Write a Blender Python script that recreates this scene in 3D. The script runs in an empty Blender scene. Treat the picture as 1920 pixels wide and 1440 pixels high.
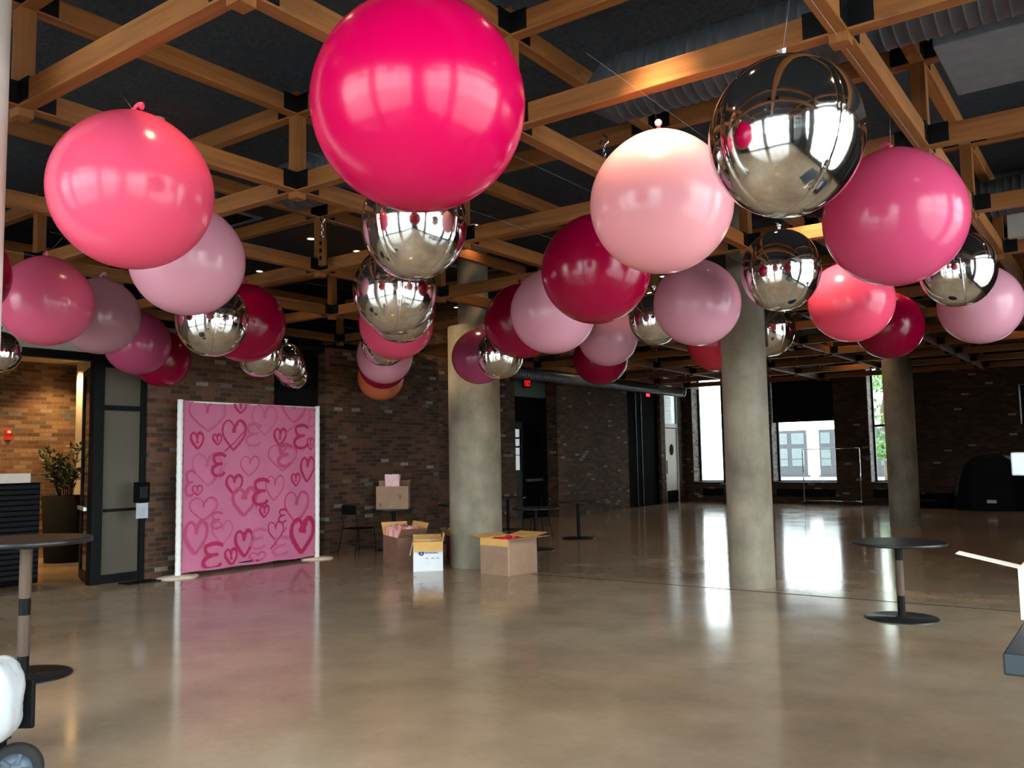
import bpy, math, random
from mathutils import Vector, Matrix, noise
PI = math.pi
S = bpy.context.scene
C = S.collection
random.seed(7)

# ------------------------------------------------------------------ helpers
class MB:
    """collects shapes; build() links them as ONE mesh object"""
    def __init__(s): s.v = []; s.f = []; s.m = []; s.sm = []
    def add(s, vs, fs, mi=0, smooth=False, T=None):
        n = len(s.v)
        s.v += [tuple((T @ Vector(p)) if T else p) for p in vs]
        for f in fs:
            s.f.append(tuple(i + n for i in f)); s.m.append(mi); s.sm.append(smooth)
        return s
    def box(s, c, d, mi=0, T=None):
        x, y, z = c; a, b, h = d[0]/2, d[1]/2, d[2]/2
        vs = [(x+i*a, y+j*b, z+k*h) for i in (-1,1) for j in (-1,1) for k in (-1,1)]
        return s.add(vs, [(0,1,3,2),(4,6,7,5),(0,4,5,1),(2,3,7,6),(0,2,6,4),(1,5,7,3)], mi, False, T)
    def bb(s, x0, x1, y0, y1, z0, z1, mi=0, T=None):
        return s.box(((x0+x1)/2, (y0+y1)/2, (z0+z1)/2), (x1-x0, y1-y0, z1-z0), mi, T)
    def lathe(s, prof, n=48, mi=0, T=None, smooth=True, cap=True):
        vs = []; fs = []
        for r, z in prof:
            for k in range(n):
                a = 2*PI*k/n; vs.append((r*math.cos(a), r*math.sin(a), z))
        for i in range(len(prof)-1):
            for k in range(n):
                k2 = (k+1) % n
                fs.append((i*n+k, i*n+k2, (i+1)*n+k2, (i+1)*n+k))
        s.add(vs, fs, mi, smooth, T)
        if cap:
            for i, rev in ((0, True), (len(prof)-1, False)):
                if prof[i][0] > 1e-4:
                    r, z = prof[i]
                    ring = [(r*math.cos(2*PI*k/n), r*math.sin(2*PI*k/n), z) for k in range(n)]
                    idx = tuple(range(n)); s.add(ring, [idx[::-1] if rev else idx], mi, False, T)
        return s
    def tube(s, pts, r, n=8, mi=0, T=None, closed=False):
        P = [Vector(p) for p in pts]; N = len(P); vs = []; fs = []
        rs = r if isinstance(r, (list, tuple)) else [r]*N
        up = None
        for i, p in enumerate(P):
            if closed: t = (P[(i+1) % N]-P[i-1])
            else: t = P[min(i+1, N-1)]-P[max(i-1, 0)]
            t.normalize()
            if up is None:
                up = Vector((0,0,1)) if abs(t.z) < .9 else Vector((1,0,0))
            up = (up - t*up.dot(t))
            if up.length < 1e-5: up = t.orthogonal()
            up.normalize(); w = t.cross(up)
            for k in range(n):
                a = 2*PI*k/n; vs.append(tuple(p + (up*math.cos(a)+w*math.sin(a))*rs[i]))
        M = N if closed else N-1
        for i in range(M):
            j = (i+1) % N
            for k in range(n):
                k2 = (k+1) % n; fs.append((i*n+k, j*n+k, j*n+k2, i*n+k2))
        if not closed:
            fs.append(tuple(range(n))); fs.append(tuple(range((N-1)*n, N*n))[::-1])
        return s.add(vs, fs, mi, True, T)
    def build(s, name, mats, parent=None, bevel=0, loc=None, kind=None):
        me = bpy.data.meshes.new(name); me.from_pydata(s.v, [], s.f)
        for m in (mats if isinstance(mats, (list, tuple)) else [mats]): me.materials.append(m)
        me.polygons.foreach_set('material_index', s.m); me.polygons.foreach_set('use_smooth', s.sm)
        me.update()
        o = bpy.data.objects.new(name, me); C.objects.link(o)
        if parent: o.parent = parent
        if loc: o.location = loc
        if bevel:
            b = o.modifiers.new('bevel', 'BEVEL'); b.width = bevel; b.segments = 2; b.limit_method = 'ANGLE'
        if kind: o['kind'] = kind
        return o

def tag(o, label, cat, group=None, kind=None):
    o['label'] = label; o['category'] = cat
    if group: o['group'] = group
    if kind: o['kind'] = kind
    return o
def thing(name, label, cat, loc=(0,0,0), rz=0, group=None):
    o = bpy.data.objects.new(name, None); C.objects.link(o)
    o.location = loc; o.rotation_euler = (0,0,rz); o.empty_display_size = .2
    return tag(o, label, cat, group)
def struct(name, mb, mats, parent=None):
    o = mb.build(name, mats, parent)
    if not parent: o['kind'] = 'structure'
    return o
def dup(root, loc, rz=None, label=None, mats=None):
    r = root.copy(); C.objects.link(r); r.location = loc
    if rz is not None: r.rotation_euler = (0,0,rz)
    if label: r['label'] = label
    for ch in list(root.children):
        c = ch.copy(); C.objects.link(c); c.parent = r
        for g in ch.children:
            d = g.copy(); C.objects.link(d); d.parent = c
    return r
def rotT(loc, ax, ay, az=(0,0,1)):
    m = Matrix.Identity(4)
    for i, a in enumerate((ax, ay, az)):
        for k in range(3): m[k][i] = a[k]
    for k in range(3): m[k][3] = loc[k]
    return m

# ------------------------------------------------------------------ materials
class NT:
    def __init__(s, name):
        s.m = bpy.data.materials.new(name); s.m.use_nodes = True; s.t = s.m.node_tree; s.t.nodes.clear()
        s.out = s.n('ShaderNodeOutputMaterial')
    def n(s, typ, **kw):
        x = s.t.nodes.new(typ)
        for k, v in kw.items():
            if k == 'i':
                for a, b in v.items(): x.inputs[a].default_value = b
            else: setattr(x, k, v)
        return x
    def l(s, a, b): s.t.links.new(a, b)
    def math(s, op, a, b=None, c=None):
        x = s.n('ShaderNodeMath', operation=op)
        for i, q in enumerate((a, b, c)):
            if q is None: continue
            if isinstance(q, (int, float)): x.inputs[i].default_value = q
            else: s.l(q, x.inputs[i])
        return x.outputs[0]
    def ramp(s, fac, stops, interp='LINEAR'):
        x = s.n('ShaderNodeValToRGB'); x.color_ramp.interpolation = interp
        e = x.color_ramp.elements
        while len(e) < len(stops): e.new(0.5)
        for i, (p, c) in enumerate(stops): e[i].position = p; e[i].color = (*c, 1)
        s.l(fac, x.inputs[0]); return x.outputs[0]
    def noise(s, vec, scale, detail=4, rough=.5, dim='3D'):
        x = s.n('ShaderNodeTexNoise', noise_dimensions=dim, i={'Scale': scale, 'Detail': detail, 'Roughness': rough})
        if vec is not None: s.l(vec, x.inputs['Vector'])
        return x.outputs['Fac']
    def mix(s, fac, a, b, typ='MIX'):
        x = s.n('ShaderNodeMix', data_type='RGBA', blend_type=typ)
        for sock, q in ((x.inputs[0], fac), (x.inputs[6], a), (x.inputs[7], b)):
            if isinstance(q, (int, float)): sock.default_value = q
            elif isinstance(q, tuple): sock.default_value = (*q, 1)
            else: s.l(q, sock)
        return x.outputs[2]
    def bsdf(s, col=None, rough=.5, metal=0, spec=.5, **kw):
        b = s.n('ShaderNodeBsdfPrincipled'); b.inputs['Metallic'].default_value = metal
        b.inputs['Specular IOR Level'].default_value = spec
        for sock, q in (('Base Color', col), ('Roughness', rough)):
            if q is None: continue
            if isinstance(q, tuple): b.inputs[sock].default_value = (*q, 1)
            elif isinstance(q, (int, float)): b.inputs[sock].default_value = q
            else: s.l(q, b.inputs[sock])
        for k, v in kw.items(): b.inputs[k.replace('_', ' ')].default_value = v
        s.l(b.outputs[0], s.out.inputs[0]); return b
    def bump(s, b, h, strength=.3, dist=.01):
        x = s.n('ShaderNodeBump', i={'Strength': strength, 'Distance': dist})
        s.l(h, x.inputs['Height']); s.l(x.outputs[0], b.inputs['Normal'])
    def pos(s): return s.n('ShaderNodeNewGeometry').outputs['Position']
    def obj(s): return s.n('ShaderNodeTexCoord').outputs['Object']
    def scale(s, vec, sc):
        x = s.n('ShaderNodeMapping'); x.inputs['Scale'].default_value = sc
        s.l(vec, x.inputs[0]); return x.outputs[0]

def simple(name, col, rough=.5, metal=0, var=.12, sc=8, spec=.5, bump=0, **kw):
    t = NT(name); f = t.noise(t.obj(), sc, 3)
    d = tuple(max(0, c*(1-var)) for c in col); u = tuple(min(1, c*(1+var)) for c in col)
    b = t.bsdf(t.ramp(f, [(.3, d), (.7, u)]), rough, metal, spec, **kw)
    if bump: t.bump(b, f, bump)
    return t.m
def emit(name, col, st):
    t = NT(name); e = t.n('ShaderNodeEmission'); e.inputs[0].default_value = (*col, 1); e.inputs[1].default_value = st
    t.l(e.outputs[0], t.out.inputs[0]); return t.m

def brick_mat(name, cols, mort, white=.93):
    t = NT(name); P = t.pos(); sp = t.n('ShaderNodeSeparateXYZ'); t.l(P, sp.inputs[0])
    wob = t.math('MULTIPLY', t.noise(P, 6, 2), .012)
    v = t.math('DIVIDE', t.math('ADD', sp.outputs[2], wob), .072); row = t.math('FLOOR', v); fv = t.math('FRACT', v)
    u0 = t.math('DIVIDE', t.math('ADD', t.math('ADD', sp.outputs[0], sp.outputs[1]), wob), .215)
    u = t.math('ADD', u0, t.math('MULTIPLY', t.math('MODULO', t.math('ADD', row, 100), 2), .5))
    col = t.math('FLOOR', u); fu = t.math('FRACT', u)
    cb = t.n('ShaderNodeCombineXYZ'); t.l(col, cb.inputs[0]); t.l(row, cb.inputs[1])
    wn = t.n('ShaderNodeTexWhiteNoise', noise_dimensions='2D'); t.l(cb.outputs[0], wn.inputs['Vector'])
    stops = [(i/len(cols)*white, c) for i, c in enumerate(cols)] + [(white, (.30, .27, .24)), (white+.03, (.16, .14, .13))]
    c = t.ramp(wn.outputs['Value'], stops, 'CONSTANT')
    c = t.mix(.45, c, t.ramp(t.noise(P, 22, 5, .65), [(.3, (.35,.35,.35)), (.7, (1.1,1.05,1.0))]), 'MULTIPLY')
    big = t.ramp(t.noise(P, .9, 3), [(.35, (.75,.72,.7)), (.65, (1.15,1.12,1.08))])
    c = t.mix(1.0, c, big, 'MULTIPLY')
    mu = t.math('LESS_THAN', fu, .055); mv = t.math('LESS_THAN', fv, .17); mk = t.math('MAXIMUM', mu, mv)
    c = t.mix(mk, c, mort)
    b = t.bsdf(c, .85, 0, .3)
    h = t.math('ADD', t.math('SUBTRACT', 1.0, mk), t.math('MULTIPLY', t.noise(P, 60, 3), .4))
    t.bump(b, h, .6, .012)
    return t.m

def wood_mat(name, sc, c0=(.19,.064,.013), c1=(.32,.122,.027)):
    t = NT(name); P = t.pos()
    f = t.noise(t.scale(P, sc), 1.0, 6, .6)
    g = t.noise(P, 1.1, 2)
    c = t.ramp(f, [(.3, c0), (.7, c1)])
    c = t.mix(1.0, c, t.ramp(g, [(.3, (.78,.8,.82)), (.7, (1.12,1.08,1.0))]), 'MULTIPLY')
    vo = t.n('ShaderNodeTexVoronoi', i={'Scale': 1.0}); t.l(t.scale(P, (1.7,1.7,5)), vo.inputs['Vector'])
    c = t.mix(t.ramp(vo.outputs['Distance'], [(.05, (.85,)*3), (.11, (0,)*3)]), c, (.17,.055,.018))
    b = t.bsdf(c, .6, 0, .35); t.bump(b, f, .15)
    return t.m

def latex(name, col):
    t = NT(name)
    b = t.bsdf(col, .2, 0, .42, Coat_Weight=.10, Coat_Roughness=.06)
    tr = t.n('ShaderNodeBsdfTranslucent'); tr.inputs[0].default_value = (*[min(1, c*1.1) for c in col], 1)
    mx = t.n('ShaderNodeMixShader'); mx.inputs[0].default_value = .22
    t.l(b.outputs[0], mx.inputs[1]); t.l(tr.outputs[0], mx.inputs[2]); t.l(mx.outputs[0], t.out.inputs[0])
    return t.m

M = {}
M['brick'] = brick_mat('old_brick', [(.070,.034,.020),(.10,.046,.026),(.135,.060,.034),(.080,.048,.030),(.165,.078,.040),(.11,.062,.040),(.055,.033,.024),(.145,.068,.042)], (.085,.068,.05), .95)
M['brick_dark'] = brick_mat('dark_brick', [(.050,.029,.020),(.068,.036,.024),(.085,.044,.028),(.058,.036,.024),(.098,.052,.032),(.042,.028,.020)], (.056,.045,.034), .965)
M['brick_lit'] = brick_mat('lit_lobby_brick', [(.19,.10,.06),(.27,.15,.085),(.33,.20,.11),(.16,.09,.06),(.38,.25,.15),(.24,.13,.08)], (.20,.15,.10), .90)  # same brick as the room, lobby's warm light put into its colour
M['reveal'] = brick_mat('daylit_reveal_brick', [(.42,.38,.34),(.50,.46,.42),(.34,.29,.25),(.55,.52,.48)], (.40,.38,.35), .9)  # paler brick: window light on the reveals put into the colour
M['wx'] = wood_mat('timber_grain_x', (1.2, 26, 26)); M['wy'] = wood_mat('timber_grain_y', (26, 1.2, 26)); M['wz'] = wood_mat('timber_grain_z', (26, 26, 1.2), (.18,.06,.012), (.29,.11,.024))
M['wood_brown'] = wood_mat('walnut_veneer', (40, 40, 3), (.07,.045,.03), (.12,.08,.055))
M['steel'] = simple('black_steel', (.004,.004,.0045), .5, 0, .2, spec=.13)
M['black'] = simple('black_paint', (.004,.004,.005), .9, 0, .2, spec=.05)
M['blackgloss'] = simple('black_laminate', (.014,.014,.016), .22, 0, .2)
M['tabletop'] = simple('charcoal_laminate', (.013,.013,.014), .35, 0, .15, spec=.35)
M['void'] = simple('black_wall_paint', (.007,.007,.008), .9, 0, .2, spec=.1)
M['shade'] = simple('black_roller_fabric', (.010,.011,.013), .9, spec=.1)
M['galv'] = simple('galvanised_steel', (.42,.45,.48), .38, .75, .15, 5)
M['ductgrey'] = simple('grey_duct_paint', (.048,.056,.064), .55, .05, .12, 5)
M['ductpale'] = simple('pale_duct_paint', (.15,.165,.185), .55)
M['galv2'] = simple('dark_galvanised_steel', (.17,.19,.22), .35, .6, .15, 5)
M['chrome'] = simple('chrome', (.8,.8,.8), .18, 1)
M['white_tube'] = simple('white_fabric_sleeve', (.78,.77,.75), .7, 0, .06, 20)
M['white'] = simple('white_paint', (.82,.80,.73), .55, 0, .04)
M['cream'] = simple('cream_plaster', (.62,.56,.46), .8, 0, .05)
M['plate'] = simple('white_base_cover', (.85,.72,.55), .7, 0, .08, 14)
M['card'] = simple('brown_cardboard', (.33,.205,.13), .8, 0, .1, 6)
M['card_red'] = simple('reddish_cardboard', (.20,.10,.065), .8, 0, .1, 6)
M['card_in'] = simple('bright_cardboard_inside', (.72,.40,.12), .8, 0, .08, 6)
M['card_w'] = simple('white_cardboard', (.72,.74,.76), .6, 0, .04, 6)
M['card_pale'] = simple('pale_cardboard', (.80,.70,.60), .7, 0, .06, 9)
M['tape'] = simple('packing_tape', (.42,.28,.18), .35)
M['blue'] = simple('blue_print', (.02,.06,.30), .6)
M['greyp'] = simple('grey_print', (.42,.45,.52), .6)
M['pinkpaper'] = simple('pink_tissue_paper', (.85,.45,.42), .6, 0, .15, 9)
M['salmonpaper'] = simple('salmon_striped_paper', (.60,.18,.12), .6, 0, .2, 30)
M['pinkbag'] = simple('pink_satin_bag', (.80,.46,.48), .4, 0, .15, 12, bump=.4)
M['creampaper'] = simple('cream_crinkle_paper', (.82,.66,.42), .8, 0, .2, 25, bump=.6)
M['redfoil'] = simple('red_shiny_foil', (.75,.02,.05), .25, .3, .3, 60, bump=.5)
M['plastic'] = simple('white_plastic_film', (.44,.47,.49), .28, 0, .05, 9, bump=.5)
M['rubber'] = simple('black_rubber', (.010,.010,.010), .85, 0, .2, 30)
M['rim'] = simple('blue_grey_rim', (.07,.10,.14), .5, .1)
M['slate'] = simple('slate_table_paint', (.022,.032,.042), .45, 0, .12, spec=.35)
M['leafdark'] = simple('dark_leaf', (.03,.055,.015), .5, 0, .5, 6)
M['leaf'] = simple('tree_leaf', (.05,.15,.015), .5, 0, .4, 2)
M['bark'] = simple('bark', (.09,.06,.04), .9)
M['planter'] = simple('charcoal_planter', (.010,.010,.010), .9, spec=.1)
M['tarp'] = simple('black_cover', (.006,.007,.009), .7, 0, .3, 4, spec=.15)
M['facade'] = simple('white_facade_paint', (.82,.83,.82), .8, 0, .03)
M['facade_grey'] = simple('grey_window_frame', (.020,.024,.028), .6)
M['facade_glass'] = simple('pale_window_blind', (.055,.075,.078), .3)
M['asphalt'] = simple('pale_pavement', (.5,.5,.5), .9)
M['red'] = simple('alarm_red', (.5,.03,.02), .4)
M['exit'] = emit('exit_red_glow', (1.0,.012,.012), 1.3)
M['exit2'] = emit('red_sign_glow', (1.0,.04,.06), 1.6)
M['lamp'] = emit('lamp_glow', (1.0,.86,.62), 14)
M['greygreen'] = simple('grey_green_wall', (.10,.16,.14), .8)  # plain grey-green wall colour, not emissive
M['line'] = simple('nylon_line', (.35,.35,.35), .2, .5)
M['foiltail'] = simple('silver_film_tail', (.85,.87,.9), .25, .8, .1, 30, bump=.4)

t = NT('concrete_polished_floor'); P = t.pos()
big = t.noise(P, .28, 4, .55); mid = t.noise(P, 1.4, 5, .6); fine = t.noise(P, 14, 4, .6)
c = t.ramp(big, [(.32, (.315,.222,.14)), (.5, (.40,.30,.205)), (.7, (.44,.37,.285))])
c = t.mix(1.0, c, t.ramp(mid, [(.3, (.80,.80,.80)), (.7, (1.12,1.10,1.08))]), 'MULTIPLY')
c = t.mix(.5, c, t.ramp(fine, [(.3, (.88,.88,.88)), (.7, (1.08,1.08,1.08))]), 'MULTIPLY')
b = t.bsdf(c, t.ramp(mid, [(.3, (.10,)*3), (.75, (.17,)*3)]), 0, .55)
t.bump(b, t.noise(P, 1.1, 1), .012, .01); M['floor'] = t.m

t = NT('column_concrete'); P = t.pos()
c = t.ramp(t.noise(P, 2.2, 6, .6), [(.3, (.165,.14,.10)), (.7, (.31,.27,.205))])
c = t.mix(.6, c, t.ramp(t.noise(t.scale(P, (3,3,.7)), 2, 4), [(.3, (.75,.74,.72)), (.65, (1.1,1.1,1.08))]), 'MULTIPLY')
b = t.bsdf(c, .75, 0, .35); t.bump(b, t.noise(P, 9, 5), .2); M['concrete'] = t.m

t = NT('ceiling_spray_dark'); P = t.pos()
f = t.noise(P, 26, 5, .7)
b = t.bsdf(t.ramp(f, [(.35, (.030,.037,.045)), (.7, (.062,.075,.088))]), .95, 0, .2); t.bump(b, f, .8, .03); M['ceiling'] = t.m

t = NT('frosted_glass_panel')
f = t.noise(t.pos(), 1.5, 2)
b = t.bsdf(t.ramp(f, [(.3, (.16,.15,.12)), (.7, (.21,.20,.16))]), .25, 0, .5)
tr = t.n('ShaderNodeBsdfTranslucent'); tr.inputs[0].default_value = (.55,.50,.38,1)
mx = t.n('ShaderNodeMixShader'); mx.inputs[0].default_value = .5
t.l(b.outputs[0], mx.inputs[1]); t.l(tr.outputs[0], mx.inputs[2]); t.l(mx.outputs[0], t.out.inputs[0]); M['frost'] = t.m

t = NT('window_glass')
tp = t.n('ShaderNodeBsdfTransparent'); tp.inputs[0].default_value = (.93,.97,.97,1)
gl = t.n('ShaderNodeBsdfGlossy'); gl.inputs['Roughness'].default_value = .02
fr = t.n('ShaderNodeFresnel'); fr.inputs[0].default_value = 1.45
mx = t.n('ShaderNodeMixShader'); t.l(fr.outputs[0], mx.inputs[0]); t.l(tp.outputs[0], mx.inputs[1]); t.l(gl.outputs[0], mx.inputs[2])
t.l(mx.outputs[0], t.out.inputs[0]); M['glass'] = t.m
t = NT('sky_dimming_glass')  # glass colour stands in for the dimmer blue light outside
tp = t.n('ShaderNodeBsdfTransparent'); tp.inputs[0].default_value = (.030,.060,.072,1)
gl = t.n('ShaderNodeBsdfGlossy'); gl.inputs['Roughness'].default_value = .02
fr = t.n('ShaderNodeFresnel'); fr.inputs[0].default_value = 1.45
mx = t.n('ShaderNodeMixShader'); t.l(fr.outputs[0], mx.inputs[0]); t.l(tp.outputs[0], mx.inputs[1]); t.l(gl.outputs[0], mx.inputs[2])
t.l(mx.outputs[0], t.out.inputs[0]); M['dim_glass'] = t.m

t = NT('silver_foil')
b = t.bsdf((.76,.75,.73), .085, 1.0); t.bump(b, t.noise(t.obj(), 5, 2), .03, .02); M['foil'] = t.m

for k, col in {'pink_fabric': (.56,.155,.28), 'print_light': (.51,.10,.22), 'print_mid': (.49,.06,.16), 'print_deep': (.42,.012,.085)}.items():
    M[k] = simple(k, col, .6, 0, .06, 3)
LAT = {'magenta': (.60,.0,.075), 'coral': (.84,.09,.185), 'blush': (.76,.35,.45), 'crimson': (.34,.0,.035), 'coralpink': (.82,.14,.27),
       'mauve': (.55,.27,.34), 'dusky': (.45,.065,.16), 'lightpink': (.80,.36,.40), 'red': (.70,.035,.065), 'pink': (.68,.075,.19), 'orange': (.95,.26,.12)}
for k, col in LAT.items(): M['L_'+k] = latex('latex_'+k, col)

# ------------------------------------------------------------------ room shell
HC = 5.1                       # ceiling height
XR, YF, YB, XL, XA = 2.0, -2.9, 28.6, -13.05, -11.62
struct('floor', MB().bb(-17, XR+.4, YF-.4, YB+.7, -.12, 0), M['floor'])
struct('ceiling', MB().bb(-17, XR+.4, YF-.4, YB+.7, HC, HC+.2), M['ceiling'])
seam = MB().bb(-7.0, XR, 10.10, 10.116, 0.0005, .003)
struct('trim_1', seam, M['planter'])

def wall_x(name, x, thick, y0, y1, z0, z1, mat):   # thickness grows toward -x if thick<0
    return struct(name, MB().bb(min(x, x+thick), max(x, x+thick), y0, y1, z0, z1), mat)
def wall_y_openings(name, y, thick, x0, x1, ops, mat, zt=HC):
    mb = MB(); a, b_ = min(y, y+thick), max(y, y+thick); cur = x0
    for (u0, u1, w0, w1) in ops:
        mb.bb(cur, u0, a, b_, 0, zt); mb.bb(u0, u1, a, b_, 0, w0); mb.bb(u0, u1, a, b_, w1, zt); cur = u1
    mb.bb(cur, x1, a, b_, 0, zt)
    return struct(name, mb, mat)
def wall_x_openings(name, x, thick, y0, y1, ops, mat, zt=HC):
    mb = MB(); a, b_ = min(x, x+thick), max(x, x+thick); cur = y0
    for (u0, u1, w0, w1) in ops:
        mb.bb(a, b_, cur, u0, 0, zt)
        if w0 > 0: mb.bb(a, b_, u0, u1, 0, w0)
        mb.bb(a, b_, u0, u1, w1, zt); cur = u1
    mb.bb(a, b_, cur, y1, 0, zt)
    return struct(name, mb, mat)

# back wall with the deep window openings
BW = [(-12.80,-11.70,.65,4.45), (-9.96,-7.90,.65,4.45), (-6.86,-5.75,.65,4.45), (-2.70,-1.0,2.34,3.48)]
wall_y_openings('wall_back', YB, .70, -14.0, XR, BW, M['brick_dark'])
# big glazing behind and beside the camera
FW = [(-11.4,-7.5,.12,4.75), (-6.9,-3.0,.12,4.75), (-2.4,1.7,.12,4.75)]
RW = [(-2.6,1.2,.12,4.75), (1.7,6.2,.12,4.75), (6.8,11.3,.12,4.75)]
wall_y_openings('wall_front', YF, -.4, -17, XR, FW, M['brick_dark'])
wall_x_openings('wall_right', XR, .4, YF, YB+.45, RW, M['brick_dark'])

def window(n, axis, at, rect, bars, hbars, fr=.07, dep=.08, glass=True, sill=None):
    u0, u1, z0, z1 = rect; mb = MB()
    def b(a0, a1, c0, c1, d=dep, e=0):
        if axis == 'y': mb.bb(a0, a1, at-d/2+e, at+d/2+e, c0, c1)
        else: mb.bb(at-d/2+e, at+d/2+e, a0, a1, c0, c1)
    b(u0, u0+fr, z0, z1); b(u1-fr, u1, z0, z1); b(u0+fr, u1-fr, z0, z0+fr); b(u0+fr, u1-fr, z1-fr, z1)
    for q in bars: b(q-.03, q+.03, z0+fr, z1-fr, dep*.9)
    for q in hbars: b(u0+fr, u1-fr, q-.035, q+.035, dep*.85)
    w = struct('window_%d' % n, mb, M['steel'])
    g = MB()
    if axis == 'y': g.bb(u0+fr*.5, u1-fr*.5, at-.006, at+.006, z0+fr*.5, z1-fr*.5)
    else: g.bb(at-.006, at+.006, u0+fr*.5, u1-fr*.5, z0+fr*.5, z1-fr*.5)
    g.build('window_pane', M['glass'], w)
    return w
window(1, 'y', YB+.56, BW[0], [], [4.12])
window(2, 'y', YB+.56, BW[1], [], [4.12])
window(3, 'y', YB+.56, BW[2], [], [4.12, 2.45])
window(4, 'y', YB+.56, BW[3], [], [2.87], .10)
for i, r in enumerate(FW): window(5+i, 'y', YF-.2, r, [r[0]+(r[1]-r[0])/3, r[0]+2*(r[1]-r[0])/3], [3.3])
for i, r in enumerate(RW): window(9+i, 'x', XR+.2, r, [r[0]+(r[1]-r[0])/3, r[0]+2*(r[1]-r[0])/3], [3.3])
for i, (x0, x1, z0, z1) in enumerate(BW[:3]):
    struct('trim_%d' % (2+i), MB().bb(x0+.001, x1-.001, YB-.02, YB+.52, z0-.001, z0+.025), M['steel'])

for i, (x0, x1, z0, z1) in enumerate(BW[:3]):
    struct('trim_%d' % (10+i), MB().bb(x0+.001, x0+.02, YB-.001, YB+.52, z0+.03, z1-.01), M['reveal'])  # lining added so the left reveals look lit by the window

# roller blind in the middle window
bl = thing('roller_blind', 'black roller blind pulled halfway down over the wide back window', 'blind', (-8.93, YB+.12, 4.40))
MB().bb(-1.0, 1.0, -.004, .004, -1.72, 0).build('blind_fabric', M['shade'], bl)
MB().lathe([(.04,-1.0),(.04,1.0)], 20, 0, Matrix.Rotation(PI/2, 4, 'Y')).build('roller', M['steel'], bl)
MB().bb(-1.0, 1.0, -.012, .012, -1.75, -1.72).build('bottom_bar', M['steel'], bl)
MB().tube([(-1.02,-.10,.0),(-1.02,-.10,-1.7)], .006, 6).build('pull_cord', M['white'], bl)

# wall_left: nearer brick run with the dark recess, then the set-back run
wall_x('wall_left', XA, -.30, 7.07, 9.33, 0, 3.65, M['brick'])
wall_x('wall_left', XA, -.30, 10.46, 13.5, 0, 3.65, M['brick'])
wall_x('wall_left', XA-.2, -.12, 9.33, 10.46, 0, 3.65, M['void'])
wall_x('wall_left', XA, -.30, YF, 4.2, 0, 3.65, M['brick_dark'])
struct('wall_left', MB().bb(XL-.3, XA-.3, 13.3, 13.5, 0, 3.65), M['brick_dark'])
wall_x('wall_left', -14.6, -.2, YF, 13.5, 3.64, HC, M['void'])
struct('wall_left', MB().bb(-14.7, XL-.3, 13.5, 13.7, 3.64, HC), M['void'])
struct('ceiling', MB().bb(-14.7, XA-.02, 9.4, 13.5, 3.56, 3.64), M['void'])
wall_x('wall_left', XL, -.35, 13.5, 18.2, 0, HC, M['brick'])
wall_x('wall_left', XL, -.35, 20.2, 24.3, 0, HC, M['brick'])
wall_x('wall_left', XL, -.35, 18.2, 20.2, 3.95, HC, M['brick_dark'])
wall_x('wall_left', XL, -.35, 26.62, 26.95, 0, HC, M['brick'])
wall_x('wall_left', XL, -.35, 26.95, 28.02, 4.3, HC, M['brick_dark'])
wall_x('wall_left', XL, -.35, 28.02, YB, 0, HC, M['brick'])
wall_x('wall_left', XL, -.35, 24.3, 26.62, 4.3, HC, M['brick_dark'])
# recessed exit lobby: reveals and black door with sidelight
struct('wall_left', MB().bb(XL-.60, XL-.50, 18.2, 20.2, 2.62, 3.95).bb(XL-.75, XL-.35, 18.10, 18.2, 0, 3.95).bb(XL-.75, XL-.35, 20.2, 20.3, 0, 3.95), M['void'])
struct('wall_left', MB().bb(XL-.50, XL-.36, 18.2, 20.2, 3.28, 3.95), M['greygreen'])
d3 = struct('door_3', MB().bb(XL-.56, XL-.50, 19.26, 20.18, 0.01, 2.55), M['black'])
MB().bb(XL-.50, XL-.43, 19.32, 20.1, .98, 1.05).build('push_bar', M['rim'], d3)
MB().bb(XL-.56, XL-.48, 19.24, 19.275, 0.01, 2.5).build('door_edge_strip', M['planter'], d3)
MB().bb(XL-.50, XL-.46, 19.75, 20.05, 2.36, 2.44).build('door_closer', M['planter'], d3)
w13 = struct('window_13', MB().bb(XL-.56, XL-.50, 18.2, 18.84, 0, 2.6).bb(XL-.56, XL-.50, 19.16, 19.24, 0, 2.6).bb(XL-.56, XL-.50, 18.84, 19.16, 0, 1.3).bb(XL-.56, XL-.50, 18.84, 19.16, 2.4, 2.6).bb(XL-.56, XL-.50, 18.84, 19.16, 1.90, 1.95), M['steel'])
MB().bb(XL-.535, XL-.525, 18.84, 19.16, 1.3, 2.4).build('window_pane', M['dim_glass'], w13)
struct('wall_left', MB().bb(XL-.75, XL-.62, 19.75, 20.3, 0, 3.95).bb(XL-.75, XL-.62, 18.0, 18.80, 0, 3.95).bb(XL-.75, XL-.62, 18.8, 19.75, 2.45, 3.95).bb(XL-.75, XL-.62, 18.8, 19.75, 0, 1.25), M['void'])  # added backing: blocks outdoor light leaking past the door
struct('wall_left', MB().bb(XL-.35, XL-.25, 24.3, 26.95, 0, 4.3).bb(XL-.35, XL-.25, 26.95, 28.02, 0, 4.3), M['void'])  # unseen backing added to stop daylight behind partition and white door
# black sliding partition panels
pt = thing('folding_partition', 'black floor-to-ceiling folding panels with two thin bright edges', 'partition', (XL, 25.46, 0))
for a, b_ in ((-1.15,-.42), (-.40,-.04), (-.02,1.15)):
    MB().bb(-.16, -.10, a, b_, .01, 4.28).build('panel', M['black'], pt, .004)
for yy in (-.41, -.03): MB().bb(-.10, -.085, yy-.008, yy+.008, .03, 3.75).build('edge_strip', M['galv'], pt)
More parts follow.
